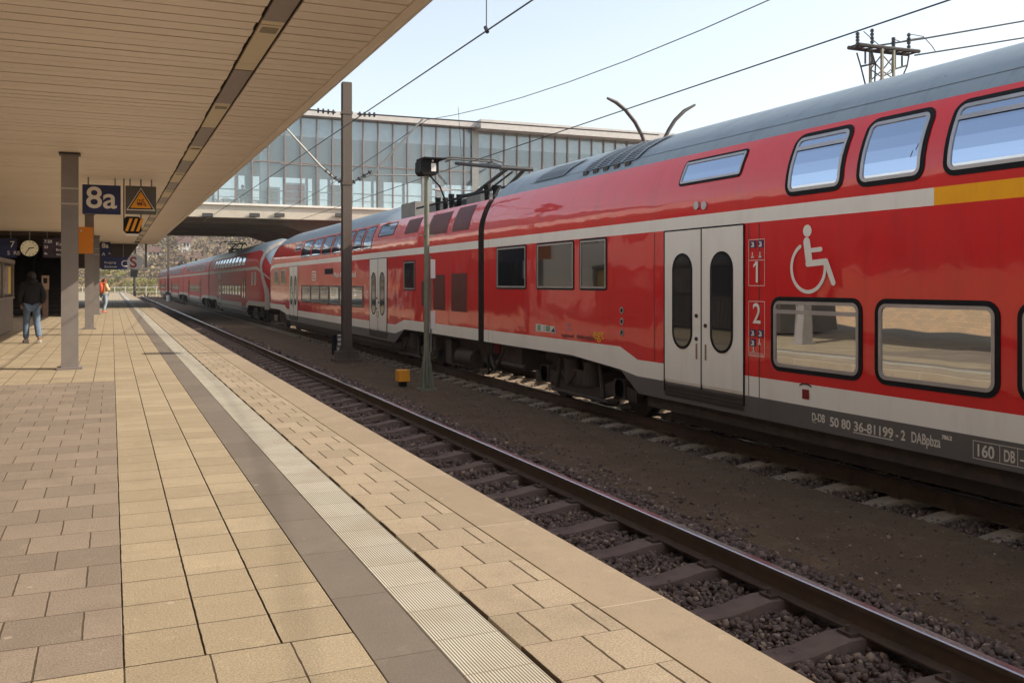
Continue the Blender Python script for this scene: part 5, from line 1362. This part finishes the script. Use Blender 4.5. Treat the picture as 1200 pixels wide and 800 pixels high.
walk = {'pelvis': (0,0,.95),'waist': (0,0,1.10),'chest': (0,.02,1.33),'neck': (0,.02,1.49),'head0': (0,.04,1.58),'head1': (0,.05,1.67),
        'shL': (-.19,0,1.42),'elL': (-.27,-.07,1.14),'haL': (-.22,.10,.95),'shR': (.19,0,1.42),'elR': (.27,-.06,1.14),'haR': (.22,.10,.95),
        'hipL': (-.10,0,.90),'knL': (-.11,.10,.50),'anL': (-.12,.06,.09),'toL': (-.14,.16,.03),'hipR': (.10,0,.90),'knR': (.12,.02,.49),'anR': (.15,-.22,.14),'toR': (.17,-.12,.04)}
M_jeans = mat('blue_jeans', (.16, .23, .33), .85, col2=(.10, .15, .24), scale=14)
M_jack = mat('black_jacket', (.012, .011, .013), .85)
pm = onZ(37, 402, 0)
person('man in black hooded jacket and jeans walking away, seen from behind', pm, R(8), 1.66, M_jack, M_jeans, mat('dark_hair', (.03,.02,.015), .7), mat('pale_shoe', (.55,.50,.45), .6), walk, hood=True)
stand = dict(walk); stand.update({'anR': (.12,-.12,.09), 'toR': (.14,0,.03), 'elL': (-.26,.02,1.15), 'haL': (-.12,.24,1.22), 'elR': (.25,.04,1.15), 'haR': (.10,.26,1.25)})
pw = onZ(122, 366, 0)
tw_, Jw = person('woman in cream top with red orange backpack and light jeans', pw, R(-55), 1.62, mat('cream_top', (.72,.52,.30), .8), mat('light_jeans', (.34,.42,.52), .85), mat('auburn_hair', (.28,.08,.03), .6), mat('coral_shoe', (.60,.18,.12), .6), stand, long_hair=True)
bk_ = thing('backpack', 'red orange backpack on the back of the woman', 'backpack', pw + Vector((0,0,1.1))); bk_.rotation_euler.z = R(-55)
b = MB(); b.ball((0,-.24,.10), .2, 0, 14, 10, (1.0,.62,1.35)); e_ = b.build('bag', mat('red_orange_nylon', (.70,.10,.03), .6), None, 60); e_.parent = bk_
b = MB(); b.ball((0,-.36,-.02), .12, 0, 12, 8, (1.0,.5,1.0)); e_ = b.build('pocket', mat('orange_nylon', (.75,.16,.03), .6), None, 60); e_.parent = bk_
b = MB()
for s in (-1,1): b.tube([(s*.12,-.2,.3), (s*.13,-.02,.34), (s*.13,.12,.2), (s*.13,.06,-.05), (s*.13,-.15,-.1)], .018, 6)
e_ = b.build('strap', bpy.data.materials['red_orange_nylon'], None); e_.parent = bk_
pb_ = onY(283, 243, BY0+1.5); pb_.z = zt+.003
person('person in dark clothes seated by the glass inside the bridge', Vector((pb_.x, BY0+1.0, zt+.003)), R(180), 1.70, mat('dark_coat', (.06,.065,.075), .8), M_jack, bpy.data.materials['dark_hair'], M_black,
       {**walk, 'pelvis': (0,0,.52),'waist': (0,0,.67),'chest': (0,.02,.90),'neck': (0,.02,1.06),'head0': (0,.04,1.15),'head1': (0,.05,1.24),'shL': (-.19,0,.99),'elL': (-.27,0,.72),'haL': (-.15,.2,.62),'shR': (.19,0,.99),'elR': (.27,0,.72),'haR': (.15,.2,.62),
        'hipL': (-.10,.02,.50),'knL': (-.12,.42,.50),'anL': (-.12,.42,.09),'toL': (-.14,.54,.03),'hipR': (.10,.02,.50),'knR': (.12,.42,.50),'anR': (.12,.42,.09),'toR': (.14,.54,.03)})
t = thing('bench', 'low grey bench inside the glass bridge under the seated person', 'bench', (pb_.x, BY0+1.0, zt))
b = MB(); b.box((pb_.x-1.2, BY0+.8, zt+.36), (pb_.x+1.0, BY0+1.25, zt+.42)); b.build('seat', M_bfr2, t)
for s in (-1.05, .85): b = MB(); b.box((pb_.x+s-.04, BY0+.85, zt+.003), (pb_.x+s+.04, BY0+1.2, zt+.36)); b.build('leg', M_bfr2, t)

# ================================================================== FAR BACKGROUND
def hillz(x, y):
    t = max(0, (y - 230) / 420.0); t = min(1, t); 
    return -1 + 40*(t*t*(3-2*t)) * (1 + .18*math.sin(x*.011+1) + .10*math.sin(x*.027)) + 3*math.sin(x*.06+y*.03)*t
M_hill = mat('hillside', (.16, .13, .075), .95, col2=(.24, .17, .11), scale=.03)
tag(sheet('hill', -420, 620, 225, 780, 0, M_hill, 60, 40, lambda x, y: hillz(x, y)), kind='structure')
def leafblob(name, pts, sizes, m, fpb=26, qs=.20):
    """clumps of small leaf faces spread through each crown's volume"""
    n = len(pts)
    c = np.repeat(np.asarray(pts), fpb, 0); s = np.repeat(np.asarray(sizes), fpb)
    u = RNG.normal(size=(n*fpb, 3)); u /= np.linalg.norm(u, axis=1)[:, None]; r = RNG.uniform(.35, 1, n*fpb)**.6
    c = c + u * (s*r)[:, None] * np.array([1, 1, .9]); q = s*qs*RNG.uniform(.6, 1.4, n*fpb)
    a = RNG.normal(size=(n*fpb, 3)); a /= np.linalg.norm(a, axis=1)[:, None]
    bb = np.cross(a, u); bb /= (np.linalg.norm(bb, axis=1)[:, None] + 1e-9)
    V = np.stack([c + a*q[:, None], c + bb*q[:, None], c - a*q[:, None], c - bb*q[:, None]], 1).reshape(-1, 3)
    F = np.arange(len(V)).astype(np.int32)
    me = bpy.data.meshes.new(name); me.vertices.add(len(V)); me.vertices.foreach_set('co', V.reshape(-1)); me.loops.add(len(V)); me.loops.foreach_set('vertex_index', F)
    me.polygons.add(len(V)//4); me.polygons.foreach_set('loop_start', np.arange(0, len(V), 4, dtype=np.int32)); me.update(calc_edges=True); me.materials.append(m)
    o = bpy.data.objects.new(name, me); C.objects.link(o); return o
def leaf_mat(name, cols):
    m, nt, b = newmat(name); g = nt.nodes.new('ShaderNodeNewGeometry')
    cr = nt.nodes.new('ShaderNodeValToRGB'); n_ = noise(nt, g.outputs['Position'], .09, 3, .7)
    f = mth(nt, 'ADD', mth(nt, 'MULTIPLY', g.outputs['Random Per Island'], .16), mth(nt, 'MULTIPLY', ramp(nt, n_, .3, .7), .88)); nt.links.new(f, cr.inputs[0])
    els = cr.color_ramp.elements; els[0].color = (*cols[0], 1); els[-1].color = (*cols[-1], 1)
    for i, c in enumerate(cols[1:-1]): e = els.new((i+1)/(len(cols)-1)); e.color = (*c, 1)
    nt.links.new(cr.outputs[0], b.inputs['Base Color']); b.inputs['Roughness'].default_value = .9; return m
M_wood = leaf_mat('autumn_leaves', [(.06,.06,.035), (.11,.08,.05), (.17,.11,.07), (.24,.19,.07), (.14,.12,.09)])
pts, sz = [], []
for _ in range(6500):
    x = random.uniform(-60, 300); y = random.uniform(240, 700); pts.append((x, y, hillz(x, y)+random.uniform(.5, 3))); sz.append(random.uniform(1.6, 4.2))
tag(leafblob('hillside_wood', pts, sz, M_wood, 46, .13), 'autumn coloured woodland covering the far hillside', 'woodland', kind='stuff')
M_bush = leaf_mat('bush_leaves', [(.06,.085,.03), (.12,.15,.05), (.28,.28,.09), (.20,.15,.07)])
for i in range(7):
    x0 = -14 + i*6.5; y0 = 172 + (i*37 % 11); P_, Z_ = [], []
    for _ in range(60): P_.append((x0+random.gauss(0, 1.9), y0+random.gauss(0, 1.5), -.4+random.uniform(0, 2.6+.8*(i % 3)))); Z_.append(random.uniform(.35, .8))
    t = thing('bush', ['olive green bush at the left beyond the platform end', 'yellow green bush behind the far signs', 'bush beyond the platform end, third from the left', 'middle bush of the row beyond the platform end', 'bush behind the thin distant mast', 'bush beside the end of the farther train', 'rightmost bush of the far row'][i], 'bush', (x0, y0, -1), 'bushes beyond the platform end')
    o = leafblob('crown', P_, Z_, M_bush, 60, .13); o.parent = t; o.matrix_parent_inverse = Matrix.Translation(-Vector(t.location))
    b = MB()
    for a_ in (-.5, 0, .6): b.tube([(x0+a_*.3, y0, -1), (x0+a_*1.6, y0+.2, 1.6)], [.12, .04], 6)
    b.build('trunk', M_mast, t)
# houses on the hill
for i in range(0, 14, 2):
    px = [150, 165, 180, 205, 215, 232, 246, 258, 272, 288, 300, 160, 222, 262][i]; py = [303, 294, 307, 292, 305, 296, 289, 303, 293, 300, 290, 286, 312, 310][i]
    Y = 300 + (332-py-18)*9
    p = onY(px, py, Y); z0 = hillz(p.x, Y)
    # slide along the view ray until the ground meets it
    for q in range(200):
        if z0 >= p.z: break
        Y += 3; p = onY(px, py, Y); z0 = hillz(p.x, Y)
    wx, wy, hh = random.uniform(2.2, 3.6), 3, random.uniform(2.6, 4)
    t = thing('house', ['white house low on the left of the hillside', 'house above the striped sign in the distance', 'small house left of the dark slim mast', 'house high behind the dark slim mast', 'house right of the dark slim mast', 'house above the farther train roof, middle of the hill', 'house near the bridge underside', 'house just above the pantograph', 'house behind the distant pantograph', 'house beyond the white train nose', 'house at the right edge of the visible hill', 'highest house at the left', 'lowest house above the far train', 'low house right of the far pantograph'][i], 'house', (p.x, Y, z0), 'houses on the far hillside')
    b = MB(); b.box((p.x-wx, Y-wy, z0-3), (p.x+wx, Y+wy, z0+hh)); b.build('wall', M_white if i % 3 else M_cover, t)
    b = MB(); b.prism([(Y-wy-.5, z0+hh), (Y+wy+.5, z0+hh), (Y, z0+hh+2.2)], p.x-wx-.4, p.x+wx+.4, axis='x'); b.build('roof', mat('tile_roof', (.13,.07,.05), .8) if 'tile_roof' not in bpy.data.materials else bpy.data.materials['tile_roof'], t)
    for q in (-.5, .1, .6):
        b = MB(); b.box((p.x+q*wx-.4, Y-wy-.05, z0+1.6), (p.x+q*wx+.4, Y-wy-.01, z0+3)); b.build('window', M_black, t)
# far signal gantry, red white sign, signal
g = thing('signal_gantry', 'long dark signal gantry spanning the far tracks', 'gantry', (10, 158, -1))
b = MB()
for z in (3.6, 2.35): b.box((-30, 158, z), (34, 158.3, z+.22))
for i in range(33): b.tube([(-30+i*2, 158.15, 2.5), (-29+i*2, 158.15, 3.7)], .06, 4)
b.build('truss', mat('gantry_grey', (.16,.14,.11), .7), g)
for x in (-29, -9, 3.4, 12.6, 33): b = MB(); b.box((x-.15, 158, -1), (x+.15, 158.3, 3.6)); b.build('leg', bpy.data.materials['gantry_grey'], g)
a = onY(151, 297, 60); 
t = thing('red_white_sign', 'round red and white hanging sign right of the C board', 'sign', onY(158, 308, 60))
cc = onY(158.5, 307, 60); b = MB(); disc(b, cc, .46, 60, 60.06); b.build('panel', M_signwhite, t)
text_part('lettering', 'S', t, (cc.x-.3, 59.99, cc.z-.32), (1,0,0), (0,0,1), .9, M_adred, bold=.02)
b = MB(); b.tube([(cc.x, 60.03, cc.z+.5), (cc.x, 60.03, zb+.25)], .04, 6); b.build('hanger', M_darkmetal, t)
hp = onY(173, 300, 53.2)
t = thing('hanging_pipe', 'dark vertical pipe hanging at the canopy end', 'downpipe', (onY(171, 300, 53.2).x, 53.2, 2))
b = MB(); q = onY(171, 313, 53.2); b.box((q.x-.05, 53.15, q.z), (q.x+.05, 53.25, CZ-.02)); b.build('pipe', M_darkmetal, t)
q = onY(157, 312, 150); t = thing('signal', 'distant railway signal with a red lamp under the gantry', 'signal', (q.x, 150, -1))
b = MB(); b.box((q.x-.5, 150, q.z-1.6), (q.x+.5, 150.3, q.z+.6)); b.tube([(q.x, 150.2, -1), (q.x, 150.2, q.z-1)], .1, 6); b.build('housing', M_black, t)
b = MB(); b.tube([(q.x, 149.9, q.z+.1), (q.x, 149.99, q.z+.1)], .28, 12); b.build('lens', mat('red_lens', (.7,.02,.02), .4, emit=.8), t)
b = MB()
for i in range(60): b.box((-30+i*1.6, 165, -1), (-29.9+i*1.6, 165.08, .9))
b.box((-30, 165.02, .7), (66, 165.06, .78)); b.box((-30, 165.02, 0), (66, 165.06, .06)); tag(b.build('fence', M_fascia), 'low pale fence beyond the platform end', 'fence')
# ================================================================== AIR
b = MB(); b.box((-425, -45, -2.2), (625, 785, 56)); hz_ = b.build('haze', [])
hm = bpy.data.materials.new('haze_air'); hm.use_nodes = True; hn = hm.node_tree; hn.nodes.clear()
pv = hn.nodes.new('ShaderNodeVolumePrincipled'); pv.inputs['Color'].default_value = (.86, .90, .96, 1); pv.inputs['Density'].default_value = 0.0003
ho = hn.nodes.new('ShaderNodeOutputMaterial'); hn.links.new(pv.outputs[0], ho.inputs['Volume']); hz_.data.materials.append(hm); tag(hz_, kind='stuff')
